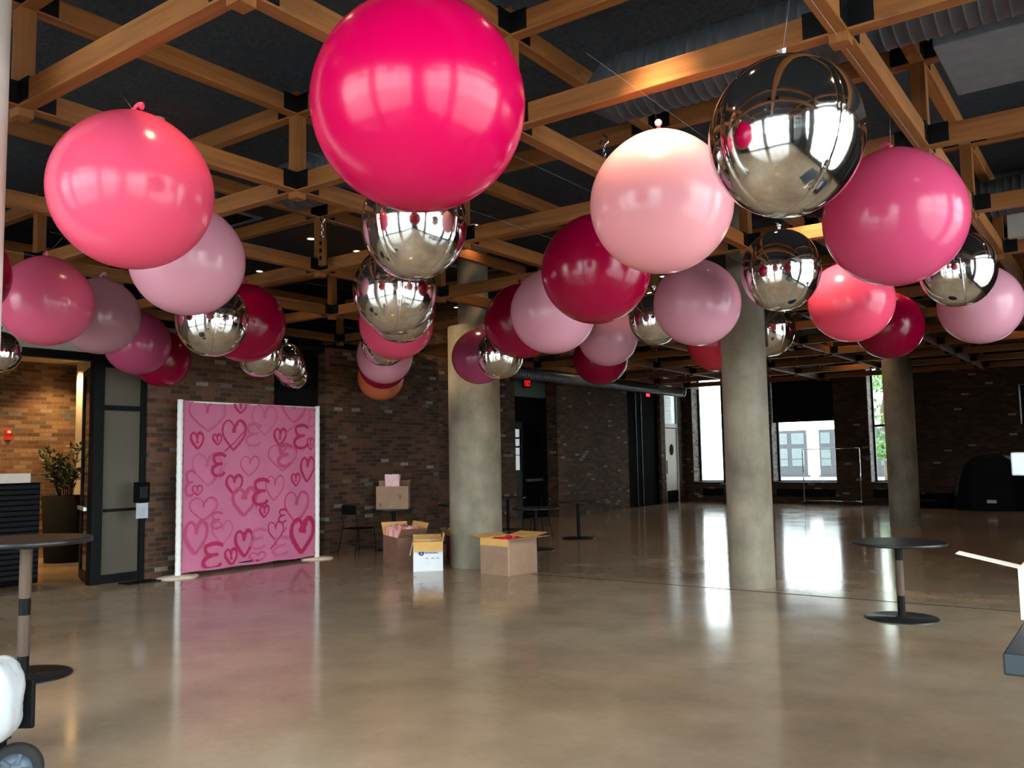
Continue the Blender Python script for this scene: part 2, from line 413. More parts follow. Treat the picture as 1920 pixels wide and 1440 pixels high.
# white service door with louvre over it
d4 = struct('door_4', MB().bb(XL-.12, XL-.06, 27.02, 27.95, 0.01, 2.55), M['white'])
MB().bb(XL-.06, XL-.045, 27.04, 27.93, .02, .42).build('kick_plate', M['black'], d4)
MB().bb(XL-.06, XL-.045, 27.05, 27.16, 1.0, 1.45).build('push_plate', M['steel'], d4)
MB().lathe([(.15,-.01),(.15,.015)], 32, 0, rotT((XL-.055, 27.52, 1.82), (0,0,1), (0,1,0), (1,0,0)) @ Matrix.Diagonal((1.25,.9,1,1))).build('porthole', M['void'], d4)
lv = MB().bb(XL-.12, XL-.02, 26.95, 28.02, 2.58, 2.72).bb(XL-.12, XL-.02, 26.95, 27.01, 0, 4.3).bb(XL-.12, XL-.02, 27.96, 28.02, 0, 4.3)
struct('trim_5', lv, M['white'])
lg = thing('louvre_panel', 'pale louvred panel above the white service door', 'vent', (XL-.07, 27.48, 3.5))
MB().bb(-.04, 0, -.48, .48, -.78, .8).build('backing', M['galv'], lg)
q = MB()
for k in range(26): q.bb(0, .02, -.44, .1, -.74+k*.058, -.74+k*.058+.03)
q.build('slat', M['white'], lg)

# ---------------------------------------------------------------- entrance lobby on the left
struct('wall_lobby', MB().bb(-16.3, -16.05, 3.0, 9.5, 0, 3.5), M['brick_lit'])
struct('wall_lobby', MB().bb(-16.05, XA-.3, 9.2, 9.4, 0, 3.5), M['cream'])
struct('wall_lobby', MB().bb(-16.05, XA-.3, 3.0, 3.2, 0, 3.5), M['cream'])
struct('ceiling', MB().bb(-16.3, XA-.25, 3.0, 9.4, 3.5, 3.62), M['cream'])
struct('wall_header', MB().bb(XA-.25, XA-.02, 4.2, 7.07, 3.17, 3.65), M['cream'])
struct('trim_6', MB().bb(XA-.12, XA, 4.2, 7.07, 3.06, 3.17), M['steel'])
cl = MB().lathe([(.22,0),(.22,3.5)], 40)
tag(cl.build('lobby_column', M['cream'], None, 0, (-15.55, 8.30, 0)), 'slim cream round column in the lobby, lit warm at its top', 'column')
# fixed frosted leaf
d1 = struct('door_1', MB().bb(XA-.10, XA-.02, 6.36, 6.43, 0, 3.06).bb(XA-.10, XA-.02, 6.98, 7.06, 0, 3.06).bb(XA-.10, XA-.02, 6.43, 6.98, 0, .12).bb(XA-.10, XA-.02, 6.43, 6.98, 2.39, 2.46).bb(XA-.10, XA-.02, 6.43, 6.98, 2.99, 3.06).bb(XA-.12, XA, 6.27, 6.35, 0, 3.06), M['steel'])
MB().bb(XA-.065, XA-.055, 6.43, 6.98, .12, 2.99).build('frosted_pane', M['frost'], d1)
MB().bb(XA-.02, XA+.03, 6.44, 6.97, .98, 1.02).build('push_bar', M['steel'], d1)
# open leaf, swung into the lobby
T = rotT((XA-.10, 6.30, 0), (-.93,.368,0), (-.368,-.93,0))
d2 = struct('door_2', MB().bb(0, .08, -.025, .025, .02, 3.0, 0, T).bb(.86, .94, -.025, .025, .02, 3.0, 0, T).bb(.08, .86, -.025, .025, .02, .14, 0, T).bb(.08, .86, -.025, .025, 2.92, 3.0, 0, T).bb(.08, .86, -.025, .025, 1.0, 1.05, 0, T), M['steel'])
MB().bb(.08, .86, -.005, .005, .14, 2.92, 0, T).build('door_pane', M['glass'], d2)
MB().bb(.1, .84, .03, .07, 1.0, 1.05, 0, T).build('push_bar', M['galv'], d2)

# ---------------------------------------------------------------- timber lattice under the ceiling
SX, SY, X0, Y0 = 2.2624, 2.266, -5.72, 2.5624
JX = [X0 + SX*j for j in range(-3, 4)]; IY = [Y0 + SY*i for i in range(-2, 12)]
lat = thing('timber_lattice', 'two-layer pale timber beam lattice with black steel node brackets under ceiling', 'ceiling lattice', (0,0,3.92))
ZL, ZU, BH, BW_ = 0.0, .67, .15, .10
xa, xb, ya, yb = -12.98, XR-.02, YF+.02, YB-.02
for z in (ZL, ZU):
    for y in IY:
        x_left = xa if (y > 13.6 or True) else XA
        MB().bb(x_left, xb, y-BW_/2, y+BW_/2, z, z+BH).build('beam', M['wx'], lat, .006)
    for x in JX:
        MB().bb(x-BW_/2, x+BW_/2, ya, yb, z+.002, z+BH-.002).build('beam', M['wy'], lat, .006)
nodes = [(x, y) for x in JX for y in IY]
nodes.sort(key=lambda p: (p[0]**2 + p[1]**2) if (p[1] > 1.5 and p[0] < 1.5) else 1e4 + p[0]**2+p[1]**2)
def post_mb(mb, x, y): mb.bb(x-.051, x+.051, y-.051, y+.051, ZL-.055, ZU+BH+.06)
def br_mb(mb, x, y, zs=(ZL, ZU)):
    for z in zs:
        mb.bb(x-.19, x+.19, y-.0565, y+.0565, z+.014, z+BH+.012)
        mb.bb(x-.0565, x+.0565, y-.19, y+.19, z+.014, z+BH+.012)
        for s_ in (-1, 1):
            for dx, dy in ((s_*.13, .058), (s_*.13, -.058)):
                mb.box((x+dx, y+dy, z+.08), (.018, .008, .018)); mb.box((x+dy, y+dx, z+.08), (.008, .018, .018))
for k, (x, y) in enumerate(nodes[:90]):
    p_ = MB(); post_mb(p_, x, y); po = p_.build('post', M['wz'], lat)
    for zz in (ZL, ZU): q = MB(); br_mb(q, x, y, (zz,)); q.build('bracket', M['steel'], po)
rp, rb = MB(), MB()
for x, y in nodes[90:]: post_mb(rp, x, y); br_mb(rb, x, y)
rp.build('post', M['wz'], lat, kind='stuff'); rb.build('bracket', M['steel'], lat, kind='stuff')

# ---------------------------------------------------------------- ducts
def round_duct(p0, p1, r, mat, label, pitch=.075, cap=True):
    p0, p1 = Vector(p0), Vector(p1); L = (p1-p0).length; ax = (p1-p0).normalized()
    ay = Vector((0,0,1)).cross(ax); az = ax.cross(ay)
    T = rotT((0,0,0), az, ay, ax)
    d = thing('spiral_duct', label, 'duct', p0)
    prof = [(r*.55, 0), (r, .16)] if cap else [(r, 0)]
    n = int(L/pitch); z = .18
    for k in range(n):
        z = .18 + k*pitch
        if z + pitch > L: break
        prof += [(r, z), (r, z+pitch*.8), (r+.008, z+pitch*.88), (r, z+pitch*.96)]
    prof += [(r, L)]
    MB().lathe(prof, 40, 0, T).build('duct_body', mat, d)
    MB().lathe([(r+.002, L-.05), (r+.022, L-.04), (r+.022, L-.01), (r+.002, L)], 40, 0, T).build('flange', M['galv'], d)
    return d
round_duct((-3.15, 5.5, 4.32), (XR, 5.5, 4.32), .235, M['ductgrey'], 'large grey spiral duct running behind beams at upper right')
round_duct((-6.75, 5.5, 4.32), (-4.2, 5.5, 4.32), .235, M['ductgrey'], 'short run of grey duct seen left of the huge magenta balloon')
round_duct((-1.6, 10.5, 4.33), (XR, 10.5, 4.33), .20, M['ductgrey'], 'smaller grey spiral duct at far right behind the rose pink balloon')
round_duct((-12.5, 16.0, 3.745), (-12.5, 27.2, 3.745), .15, M['galv2'], 'shiny spiral duct running along left brick wall above the exits', .12, False)
rd = MB().bb(-.92, XR, 6.0, 6.95, 4.22, 4.52)
tag(rd.build('rectangular_duct', M['ductpale'], None, .01), 'flat pale grey rectangular duct beside the large spiral duct', 'duct')
rd = MB().bb(-1.15, XR, 12.1, 13.0, 4.22, 4.52)
tag(rd.build('rectangular_duct', M['white'], None, .01), 'white rectangular duct at the right edge below a ceiling air unit', 'duct')
def air_unit(x, y, label):
    u = thing('air_unit', label, 'air unit', (x, y, HC-.28))
    MB().bb(-.34,.34,-.34,.34,.0,.28).build('casing', M['ductgrey'], u, .02)
    g = MB()
    for k in range(7): g.bb(-.28,.28,-.27+k*.085,-.27+k*.085+.05,-.012,0)
    g.build('grille', M['black'], u)
    MB().bb(-.36,.36,-.36,-.30,-.02,.0).bb(-.36,.36,.30,.36,-.02,0).bb(-.36,-.30,-.30,.30,-.02,0).bb(.30,.36,-.30,.30,-.02,0).build('frame', M['galv'], u)
air_unit(-9.45, 6.75, 'square ceiling air unit behind the large coral balloon')
air_unit(-1.0, 12.6, 'square ceiling air unit at the right edge of the ceiling')
air_unit(-8.7, 11.2, 'dark ceiling air unit above the centre of the room')

# ---------------------------------------------------------------- downlights
LP = [(-7.81,4.80),(-10.28,8.95),(-7.83,9.97),(-10.32,9.97),(-12.77,9.91),(-2.15,4.20),(-2.95,8.55),(-5.3,9.97),(-3.85,2.75),
      (-12.5,15.2),(-9.9,15.2),(-7.3,15.2),(-4.8,15.2),(-2.2,15.2),(.4,15.2),(-11.6,20.4),(-8.4,20.4),(-5.2,20.4),(-2.0,20.4),
      (-11.3,25.9),(-6.25,24.6),(-2.2,25.6),(.6,9.95),(.4,4.75),(-5.3,.2),(-1.9,-.4),(-2.45,12.75),(-9.1,8.95)]
WHERE = {0: 'bright ceiling downlight just above the large coral balloon', 1: 'ceiling downlight left of the hanging chain post', 2: 'ceiling downlight right of the upper centre silver balloon',
         3: 'ceiling downlight right of the hanging chain post', 4: 'leftmost ceiling downlight above the dark crimson balloon', 5: 'ceiling downlight above the cream-topped pale pink balloon'}
dl0 = None
AIM = {5: (-2.36,4.92,3.25), 6: (-2.45,9.75,3.3), 26: (-2.66,12.5,3.35), 27: (-8.45,10.2,3.4)}
for i, (x, y) in enumerate(LP):
    lab = WHERE.get(i, 'small round recessed downlight in the dark ceiling')
    if dl0 is None:
        dl0 = thing('downlight', lab, 'ceiling light', (x, y, HC), 0, 'recessed downlights in the ceiling')
        MB().lathe([(.052,0),(.052,-.012),(.068,-.012),(.068,0)], 24, 0, None, True, False).build('trim_ring', M['white'], dl0)
        MB().lathe([(.052,-.006),(.052,-.004)], 24).build('lens', M['lamp'], dl0)
    else: dup(dl0, (x, y, HC), None, lab)
    L = bpy.data.lights.new('downlight_beam', 'SPOT'); L.color = (1.0,.66,.36)
    L.energy = {5: 1350, 6: 900, 27: 260, 8: 110, 20: 90, 0: 90, 22: 30, 23: 30, 26: 380}.get(i, 42 if y < 12 else 50); L.spot_size = math.radians(105 if i not in (5, 6, 26) else 52); L.spot_blend = .8; L.shadow_soft_size = .16
    lo = bpy.data.objects.new('downlight_beam', L); C.objects.link(lo); lo.location = (x, y, HC-.03)
    if i in AIM:
        L.color = (1.0,.74,.44)
        L.spot_size = math.radians({5: 23, 6: 27, 26: 27}.get(i, 34)); L.spot_blend = .6
        lo.rotation_euler = (Vector(AIM[i])-lo.location).to_track_quat('-Z', 'Y').to_euler()
# lobby lights
for (x, y, e) in ((-15.45, 7.85, 110), (-15.2, 6.2, 210), (-13.6, 5.2, 70)):
    L = bpy.data.lights.new('lobby_beam', 'SPOT'); L.color = (1.0,.64,.28); L.energy = e; L.spot_size = math.radians(120); L.spot_blend = .9; L.shadow_soft_size = .06
    lo = bpy.data.objects.new('lobby_beam', L); C.objects.link(lo); lo.location = (x, y, 3.44)

# ---------------------------------------------------------------- exit signs, alarm
def exit_sign(loc, label, lit, text):
    s_ = thing('exit_sign', label, 'sign', loc)
    MB().bb(0, .05, -.15, .15, -.11, .11).build('housing', M['black'], s_, .006)
    if text:
        cu = bpy.data.curves.new('lettering', 'FONT'); cu.body = 'EXIT'; cu.size = .15; cu.space_character = 1.12; cu.align_x = 'CENTER'; cu.align_y = 'CENTER'; cu.extrude = .002; cu.offset = 0
        tmp = bpy.data.objects.new('lettering_curve', cu); C.objects.link(tmp)
        me = bpy.data.meshes.new_from_object(tmp.evaluated_get(bpy.context.evaluated_depsgraph_get())); bpy.data.objects.remove(tmp)
        me.materials.clear(); me.materials.append(lit); o = bpy.data.objects.new('lettering', me); C.objects.link(o); o.parent = s_
        o.location = (.055, 0, 0); o.rotation_euler = (PI/2, 0, PI/2); o.scale = (.82, 1.5, 1)
    else:
        MB().bb(.05, .056, -.125, .125, -.10, .10).build('red_face', lit, s_)
exit_sign((XL-.30, 19.15, 3.62), 'glowing red EXIT sign over the recessed black door', M['exit'], True)
exit_sign((XL+.02, 25.62, 3.66), 'glowing red exit sign on the black folding panels', M['exit2'], False)
al = thing('fire_alarm', 'small red fire alarm with strobe on the warm brick lobby wall', 'alarm', (-16.05, 7.12, 2.2))
MB().bb(0,.05,-.06,.06,-.11,.08).build('housing', M['red'], al, .006)
MB().lathe([(.03,0),(.02,.03)], 16, 0, rotT((.05,0,.03),(0,1,0),(0,0,1),(1,0,0))).build('strobe', M['white'], al)

# ---------------------------------------------------------------- concrete columns
def column(loc, prof, label):
    tag(MB().lathe(prof, 64).build('concrete_column', M['concrete'], None, 0, loc), label, 'column')
column((-8.3,10.5,0), [(.40,0),(.40,3.66),(.24,3.68),(.24,HC-.02)], 'widest round concrete column, standing behind the cardboard boxes')
column((-3.97,10.5,0), [(.275,0),(.275,3.66),(.17,3.68),(.17,HC-.02)], 'round concrete column right of centre, standing at the floor seam')
column((-4.25,20.5,0), [(.31,0),(.31,3.66),(.2,3.68),(.2,HC-.02)], 'dark shaded round concrete column far back on the right')
tag(MB().lathe([(.28,0),(.28,HC-.02)], 64).build('painted_column', M['white'], None, 0, (-5.40,2.035,0)), 'white painted column cut off by the left edge', 'column')

# ---------------------------------------------------------------- balloons
def sphere_prof(R, n, f=lambda p: 1.0, zf=1.0):
    return [(R*math.sin(PI*k/n)*f(PI*k/n) if 0 < k < n else .0001, -R*zf*math.cos(PI*k/n)) for k in range(n+1)]
def latex_meshes():
    R = .45
    pr = [(r*(1 - .03*max(0, z/R)**2), z*(.985 if z < 0 else 1.0) + (.018*max(0, (z/R))**8)) for r, z in sphere_prof(R, 48)]
    return pr
def knot_mb():
    mb = MB(); mb.lathe([(.022,-.012),(.012,.008),(.010,.016),(.016,.024),(.008,.03)], 16)
    mb.tube([(0,0,.024),(.012,0,.038),(.028,0,.046),(.040,0,.040)], [.009,.011,.014,.019], 10)
    mb.lathe([(.015,0),(.021,.003),(.015,.007)], 14, 0, Matrix.Translation((.042,0,.038)) @ Matrix.Rotation(PI/2+.3, 4, 'Y'))
    return mb
lines_x = [-1.2, -2.4, -3.7, -4.85, -6.1, -7.4, -8.5, -9.6, -10.9, -11.9, -12.75]
ZLINE = 3.905
def string_mb(loc, top):
    lx = min(lines_x, key=lambda q: abs(q-loc[0]))
    if abs(loc[0]) and loc[0] > -4 and loc[1] < 3: lx = -2.4
    mb = MB(); mb.tube([(0,0,top), (lx-loc[0], 0, ZLINE-loc[2])], .0006, 5); return mb
LATEX = [
 ('magenta',-2.372,2.651,3.110,.45,'huge magenta balloon at top centre, nearest of all the balloons'),
 ('coral',-4.618,2.687,3.191,.45,'large coral balloon at upper left with a bright lamp glint on its shoulder'),
 ('blush',-6.161,4.073,3.264,.45,'pale pink balloon tucked right behind the large coral balloon'),
 ('crimson',-8.09,3.12,3.280,.43,'crimson balloon cut off by the left edge beside the white column'),
 ('coralpink',-8.842,4.247,3.275,.45,'rose pink balloon at far left showing two small lamp glints'),
 ('mauve',-9.331,5.080,3.280,.426,'dusty lilac balloon between the far-left rose pink one and a dusky rose one'),
 ('dusky',-10.59,6.28,3.21,.4185,'dusky rose balloon above the frosted glass door'),
 ('crimson',-11.11,6.96,3.10,.3915,'dark crimson balloon half behind the dusky rose one above the frosted door'),
 ('crimson',-8.261,6.225,3.221,.45,'dark crimson balloon above the pink backdrop, right behind a silver balloon'),
 ('crimson',-5.935,8.450,3.253,.45,'crimson balloon at centre overlapped by a pale pink balloon on its right'),
 ('dusky',-7.63,9.78,3.08,.396,'dusky rose balloon in front of the top of the widest column'),
 ('blush',-4.923,7.590,3.151,.45,'pale pink balloon overlapped by the large dark crimson balloon right of centre'),
 ('crimson',-3.548,6.131,3.156,.45,'large dark crimson balloon at the left of the cream-topped pale pink one'),
 ('lightpink',-2.357,4.921,3.212,.45,'large pale pink balloon whose top glows cream under a ceiling lamp'),
 ('blush',-5.903,10.492,3.280,.414,'greyish pink balloon just above a low crimson balloon right of centre'),
 ('crimson',-7.026,12.222,3.226,.45,'lowest crimson balloon right of centre, beside the end of the wall duct'),
 ('blush',-3.651,8.395,3.199,.45,'pale pink balloon directly under the cream-topped pale pink balloon'),
 ('red',-4.967,12.109,3.293,.45,'bright red balloon touching the top of the column right of centre'),
 ('pink',-1.211,6.019,3.148,.45,'large hot pink balloon at right, beside the largest silver balloon'),
 ('coral',-2.447,9.750,3.262,.45,'coral balloon with orange lit top under the large hot pink balloon'),
 ('crimson',-2.659,12.499,3.320,.45,'crimson balloon with bright red lit top behind the coral balloon at right'),
 ('blush',-1.368,11.066,3.269,.45,'pale pink balloon at the right edge behind a silver balloon'),
 ('coral',-7.223,7.632,3.281,.45,'coral pink balloon under the stacked silver balloons at centre'),
 ('blush',-9.06,9.32,3.175,.4185,'greyish pink balloon low in the centre row above a peach one'),
 ('crimson',-9.88,10.12,3.16,.386,'thin dark red sliver of a balloon between greyish pink and peach balloons'),
 ('orange',-11.13,11.34,3.12,.4185,'peach orange balloon, lowest of the centre row'),
]
pr = latex_meshes(); kn = None; base_me = {}
for (k, x, y, z, R, lab) in LATEX:
    bt = thing('latex_balloon', lab, 'balloon', (x, y, z), random.uniform(0, 6.28), 'round balloons hung from the lattice')
    s_ = R/.45; bt.rotation_euler = (0,0,0)
    mat = M['L_'+k]
    if k not in base_me:
        o = MB().lathe(pr, 72, 0, None, True, False).build('balloon_skin', mat, bt); n_ = knot_mb().build('knot', mat, bt)
        base_me[k] = (o.data, n_.data)
    else:
        o = bpy.data.objects.new('balloon_skin', base_me[k][0]); C.objects.link(o); o.parent = bt
        n_ = bpy.data.objects.new('knot', base_me[k][1]); C.objects.link(n_); n_.parent = bt
    o.scale = (s_, s_, s_); n_.location = (0, 0, .465*s_); n_.rotation_euler = (0, 0, random.uniform(0, 6.28)); n_.scale = (1.15,)*3
    string_mb((x, y, z), .485*s_).build('string', M['line'], bt)

def foil_mesh(R, ph=0.3):
    offs = [-.085,-.06,-.042,-.028,-.017,-.009,0,.009,.017,.028,.042,.06,.085]
    A = []
    for q in range(4):
        c0 = ph+q*PI/2; A += [(c0+o, abs(o)) for o in offs]
        A += [(c0+.085+(PI/2-.17)*k/30, .2) for k in range(1, 30)]
    nv, nu = 80, len(A); vs = []; fs = []
    for i in range(nv+1):
        th = PI*i/nv
        for a, d in A:
            near = math.sin(th)
            g = .020*math.exp(-(d/.028)**2)*(.35+.65*near) + (.0035*math.sin(th*46+a) * math.exp(-(d/.05)**2))
            pole = .018*math.exp(-((th if th < PI/2 else PI-th)/.22)**2)
            r = R*(1 - g - pole + (.022*(.35+.65*near) if d < .001 else 0))
            vs.append((r*math.sin(th)*math.cos(a), r*math.sin(th)*math.sin(a), r*1.065*math.cos(th)))
    for i in range(nv):
        for k in range(nu):
            k2 = (k+1) % nu; fs.append((i*nu+k, (i+1)*nu+k, (i+1)*nu+k2, i*nu+k2))
    mb = MB(); mb.add(vs, fs, 0, True); return mb
FOIL = [
 (-11.25,4.87,3.03,.242,'small silver balloon cut off by the left edge below the rose pink one'),
 (-7.635,5.340,3.091,.36,'silver balloon below the pale pink one behind the large coral balloon'),
 (-9.27,7.21,3.05,.296,'silver balloon peeking from under the dark crimson one above the backdrop'),
 (-10.1,8.33,3.11,.251,'bronze-tinted silver balloon, first of three bunched above the backdrop'),
 (-10.75,8.93,3.11,.252,'middle silver balloon of three bunched above the backdrop right corner'),
 (-11.31,9.47,3.06,.241,'last and lowest silver balloon of three bunched above backdrop right corner'),
 (-3.911,4.317,3.225,.36,'silver balloon directly below the huge magenta balloon'),
 (-5.111,5.389,3.078,.36,'second silver balloon down in the centre row'),
 (-6.167,6.590,3.222,.36,'silver crescent showing beneath the second silver balloon of the centre row'),
 (-8.446,8.695,3.280,.332,'small silver crescent below the coral pink balloon at centre'),
 (-6.75,9.11,2.985,.31,'silver balloon overlapping the dusky rose one at the widest column'),
 (-4.642,9.413,3.280,.315,'bronze-tinted silver balloon left of a pale pink one right of centre'),
 (-4.008,11.561,3.318,.36,'smaller silver balloon just above the column right of centre'),
 (-2.596,7.904,3.316,.36,'silver balloon directly below the largest silver balloon'),
 (-1.271,4.027,3.122,.36,'largest silver mirror balloon, at upper right'),
 (-1.248,8.748,3.280,.331,'silver balloon at the right edge under the large hot pink balloon'),
]
fm = None; tm = None
for i, (x, y, z, R, lab) in enumerate(FOIL):
    bt = thing('foil_balloon', lab, 'balloon', (x, y, z), 0, 'mirror balloons hung from the lattice')
    if fm is None:
        o = foil_mesh(1.0).build('foil_skin', M['foil'], bt); fm = o.data
        w = MB(); w.lathe([(.020,-.01),(.012,.015),(.017,.03)], 12)
        w.add([(-.012,0,.02),(.012,0,.02),(.03,.012,.06),(-.025,-.008,.055),(-.03,.01,.085),(-.008,0,.075)], [(0,1,2,3),(3,2,5,4)], 0)
        w.add([(0,-.014,.02),(0,.014,.02),(.01,.026,.062),(-.01,-.024,.058)], [(0,1,2,3)], 0)
        n_ = w.build('valve_tail', M['foiltail'], bt); tm = n_.data
    else:
        o = bpy.data.objects.new('foil_skin', fm); C.objects.link(o); o.parent = bt
        n_ = bpy.data.objects.new('valve_tail', tm); C.objects.link(n_); n_.parent = bt
    o.scale = (R, R, R); o.rotation_euler = (math.radians(random.uniform(-6, 6)), math.radians(random.uniform(-6, 6)), math.atan2(-y, -x) - .3 + (.12 if i in (7, 1, 15) else random.uniform(.5, 1.05)))
    n_.location = (0, 0, R*1.045); n_.rotation_euler = (0, 0, random.uniform(0, 3))
    string_mb((x, y, z), R*1.04+.02).build('string', M['line'], bt)
for i, lx in enumerate(lines_x):
    o = MB().tube([(lx, YF+7 if lx < -1 else 1.0, ZLINE), (lx, 14.0, ZLINE)], .0007, 5).build('fishing_line', M['line'])
    tag(o, 'clear nylon line stretched under the beams carrying a row of balloons', 'line', 'nylon lines under the beams')

# ---------------------------------------------------------------- chain hoists hanging in the lattice
def hoist(x, y, z, label):
    h = thing('chain_hoist', label, 'hoist', (x, y, z))
    MB().tube([(0,0,.0),(.035,0,-.03),(.04,0,-.075),(.0,0,-.105),(-.04,0,-.075),(-.03,0,-.04)], .010, 8).build('hook', M['chrome'], h)
    for k in range(4):
        zc = -.12-k*.045; R_ = .014; pts = []
        for q in range(10):
            a = 2*PI*q/10
            u, w = R_*math.cos(a), .030*math.sin(a)
            pts.append((u, 0, zc+w) if k % 2 else (0, u, zc+w))
        MB().tube(pts, .006, 6, 0, None, True).build('chain_link', M['chrome'], h)
    MB().bb(-.045,.045,-.03,.03,-.62,-.30).build('block', M['wz'], h, .006)
    for k in range(3): MB().bb(-.018,.018,-.034,-.030,-.38-k*.09,-.33-k*.09).build('steel_plate', M['steel'], h)
hoist(-7.72, 6.90, 4.56, 'chain hoist with slotted block hanging left of the centre silver balloons')
hoist(-3.80, 6.78, 4.56, 'chain hoist hanging just left of the cream-topped pale pink balloon')

# ---------------------------------------------------------------- hearts backdrop
W0, W1, Z0, Z1 = 7.44, 9.93, .05, 2.545
bd = thing('photo_backdrop', 'pink backdrop printed with hearts and letter E on white-sleeved poles', 'backdrop', (-11.30, 8.685, 0))
HEARTS=[(7.85,2.34,.66,.49,.026,1),(8.43,2.49,.22,.2,.042,2),(8.89,2.29,.5,.49,.031,0),(9.49,2.47,.5,.42,.031,1),(8.32,2.05,.44,.48,.036,2),(7.67,1.96,.22,.25,.047,2),(8.02,1.98,.16,.17,.036,2),(9.19,2.03,.25,.28,.047,2),(9.84,1.92,.14,.21,.031,2),(7.85,1.53,.53,.5,.031,0),(8.61,1.57,.36,.32,.026,1),(9.25,1.69,.6,.43,.026,1),(9.77,1.49,.3,.42,.052,2),(9.52,1.33,.19,.21,.036,2),(8.33,1.29,.3,.3,.052,2),(7.68,1.23,.18,.15,.026,2),(8.52,1.02,.45,.44,.062,1),(9.09,1.21,.37,.41,.026,1),(7.79,.95,.5,.35,.026,1),(8.89,.85,.18,.19,.042,2),(9.54,.88,.53,.53,.036,1),(9.12,.52,.31,.32,.026,2),(7.66,.54,.39,.49,.068,1),(8.12,.58,.37,.36,.036,0),(8.52,.38,.34,.41,.062,2),(8.28,.2,.22,.25,.047,2),(9.66,.41,.5,.58,.083,2),(8.77,.15,.32,.15,.031,1)]
ES=[(9.64,2.04,.3,.37,.057,2),(8.68,2.06,.29,.33,.052,0),(8.05,1.6,.24,.32,.057,2),(9.29,1.73,.27,.34,.068,1),(8.83,1.16,.3,.38,.062,2),(7.56,1.34,.16,.35,.042,1),(8.02,.77,.2,.23,.036,1),(9.25,.76,.16,.2,.031,2),(8.79,.43,.27,.29,.047,0),(7.96,.25,.34,.35,.062,2),(9.23,.28,.31,.27,.057,0),(9.85,2.36,.12,.29,.031,0)]
fab = MB(); ny, nz = 60, 50; yc = 8.685
def fx_(y, z):
    u = (y-W0)/(W1-W0)
    return .006*math.sin(u*9+z) + .004*math.sin(u*23+z*2.1)*(1-abs(2*u-1))
vs = []; fs = []
for i in range(nz+1):
    for k in range(ny+1):
        y = W0+(W1-W0)*k/ny; z = Z0+(Z1-Z0)*i/nz
        if i == 0: z += .006*math.sin(k*.35)
        vs.append((fx_(y, z), y-yc, z))
for i in range(nz):
    for k in range(ny): a = i*(ny+1)+k; fs.append((a, a+1, a+ny+2, a+ny+1))
fab.add(vs, fs, 0, True)
def catmull(P, n=7):
    out = []
    Q = [P[0]]+list(P)+[P[-1]]
    for i in range(1, len(Q)-2):
        for k in range(n):
            s_ = k/n; out.append(tuple(.5*((2*Q[i][d])+(-Q[i-1][d]+Q[i+1][d])*s_+(2*Q[i-1][d]-5*Q[i][d]+4*Q[i+1][d]-Q[i+2][d])*s_*s_+(-Q[i-1][d]+3*Q[i][d]-3*Q[i+1][d]+Q[i+2][d])*s_**3) for d in (0, 1)))
    out.append(tuple(P[-1])); return out
nstroke = 0
def stroke(pts, w, ci, taper=.55):
    global nstroke
    nstroke += 1
    off = .0025 + .00045*nstroke*.25
    P = catmull(pts); N = len(P); L_, R_ = [], []
    for i, p in enumerate(P):
        a = P[max(0, i-1)]; b_ = P[min(N-1, i+1)]; dx, dy = b_[0]-a[0], b_[1]-a[1]; l = math.hypot(dx, dy) or 1
        ww = w/2*(taper+(1-taper)*math.sin(PI*min(1, (i+1)/(N*.55)))) * (1+.12*math.sin(i*1.7+nstroke))
        nx, nz_ = -dy/l*ww, dx/l*ww
        cl_ = lambda q: (min(max(q[0], W0+.005), W1-.005), min(max(q[1], Z0+.03), Z1-.005))
        L_.append(cl_((p[0]+nx, p[1]+nz_))); R_.append(cl_((p[0]-nx, p[1]-nz_)))
    vs = []
    for a, b_ in zip(L_, R_):
        vs += [(fx_(*a)+off, a[0]-yc, a[1]), (fx_(*b_)+off, b_[0]-yc, b_[1])]
    fab.add(vs, [(2*i, 2*i+1, 2*i+3, 2*i+2) for i in range(N-1)], ci)
rr = random.Random(3)
for (cy, cz, w, h, sw, ci) in HEARTS:
    tl = rr.uniform(-.10, .10)
    def q(u, v): return (cy+u*w/2+v*h/2*tl, cz+v*h/2)
    left = [q(0,-.98), q(-.55,-.45), q(-.93,.1), q(-.88,.68), q(-.5,.95), q(-.12,.7), q(-.02,.28)]
    right = [q(-.02,.20), q(.12,.72), q(.5,.97), q(.9,.65), q(.9,.05), q(.5,-.5), q(.0,-.95)]
    stroke(left, sw, ci+1, .7); stroke(right, sw, ci+1, .7)
    if w > .4:
        o_ = .06
        stroke([(a*1+.0, b_) for a, b_ in [q(.02,.25), q(.2,.8), q(.55,.86), q(.80,.55), q(.78,.05), q(.42,-.42), q(-.02,-.85)]], sw*.5, ci+1, .5)
        stroke([q(-.05,.15), q(.02,.5), q(.25,.8)], sw*1.9, ci+1, .7)
    elif w < .3: stroke([q(0,-.3), q(.0,.1), q(.1,.45)], sw*.9, ci+1)
for (cy, cz, w, h, sw, ci) in ES:
    def q(u, v): return (cy+(u-.5)*w, cz-(v-.5)*h)
    stroke([q(1,.10), q(.6,-.02), q(.15,.06), q(.1,.25), q(.28,.44), q(.75,.45)], sw, ci+1, .8)
    stroke([q(.5,.45), q(.08,.60), q(0,.82), q(.25,1.0), q(.7,.98), q(.9,.84)], sw, ci+1, .8)
    for u in (.15, .55): stroke([q(u,.98), q(u,1.08), q(u+.01,1.2)], sw*.28, ci+1)
for (cy, cz, l, ci) in ((8.14,2.0,.45,2), (9.3,2.3,.5,1), (7.9,1.5,.35,0), (9.0,.45,.4,2)):
    stroke([(cy,cz-.2),(cy+l*.35,cz-.08),(cy+l*.8,cz+.12)], .022, ci+1)
fab.build('fabric_print', [M['pink_fabric'], M['print_light'], M['print_mid'], M['print_deep']], bd)
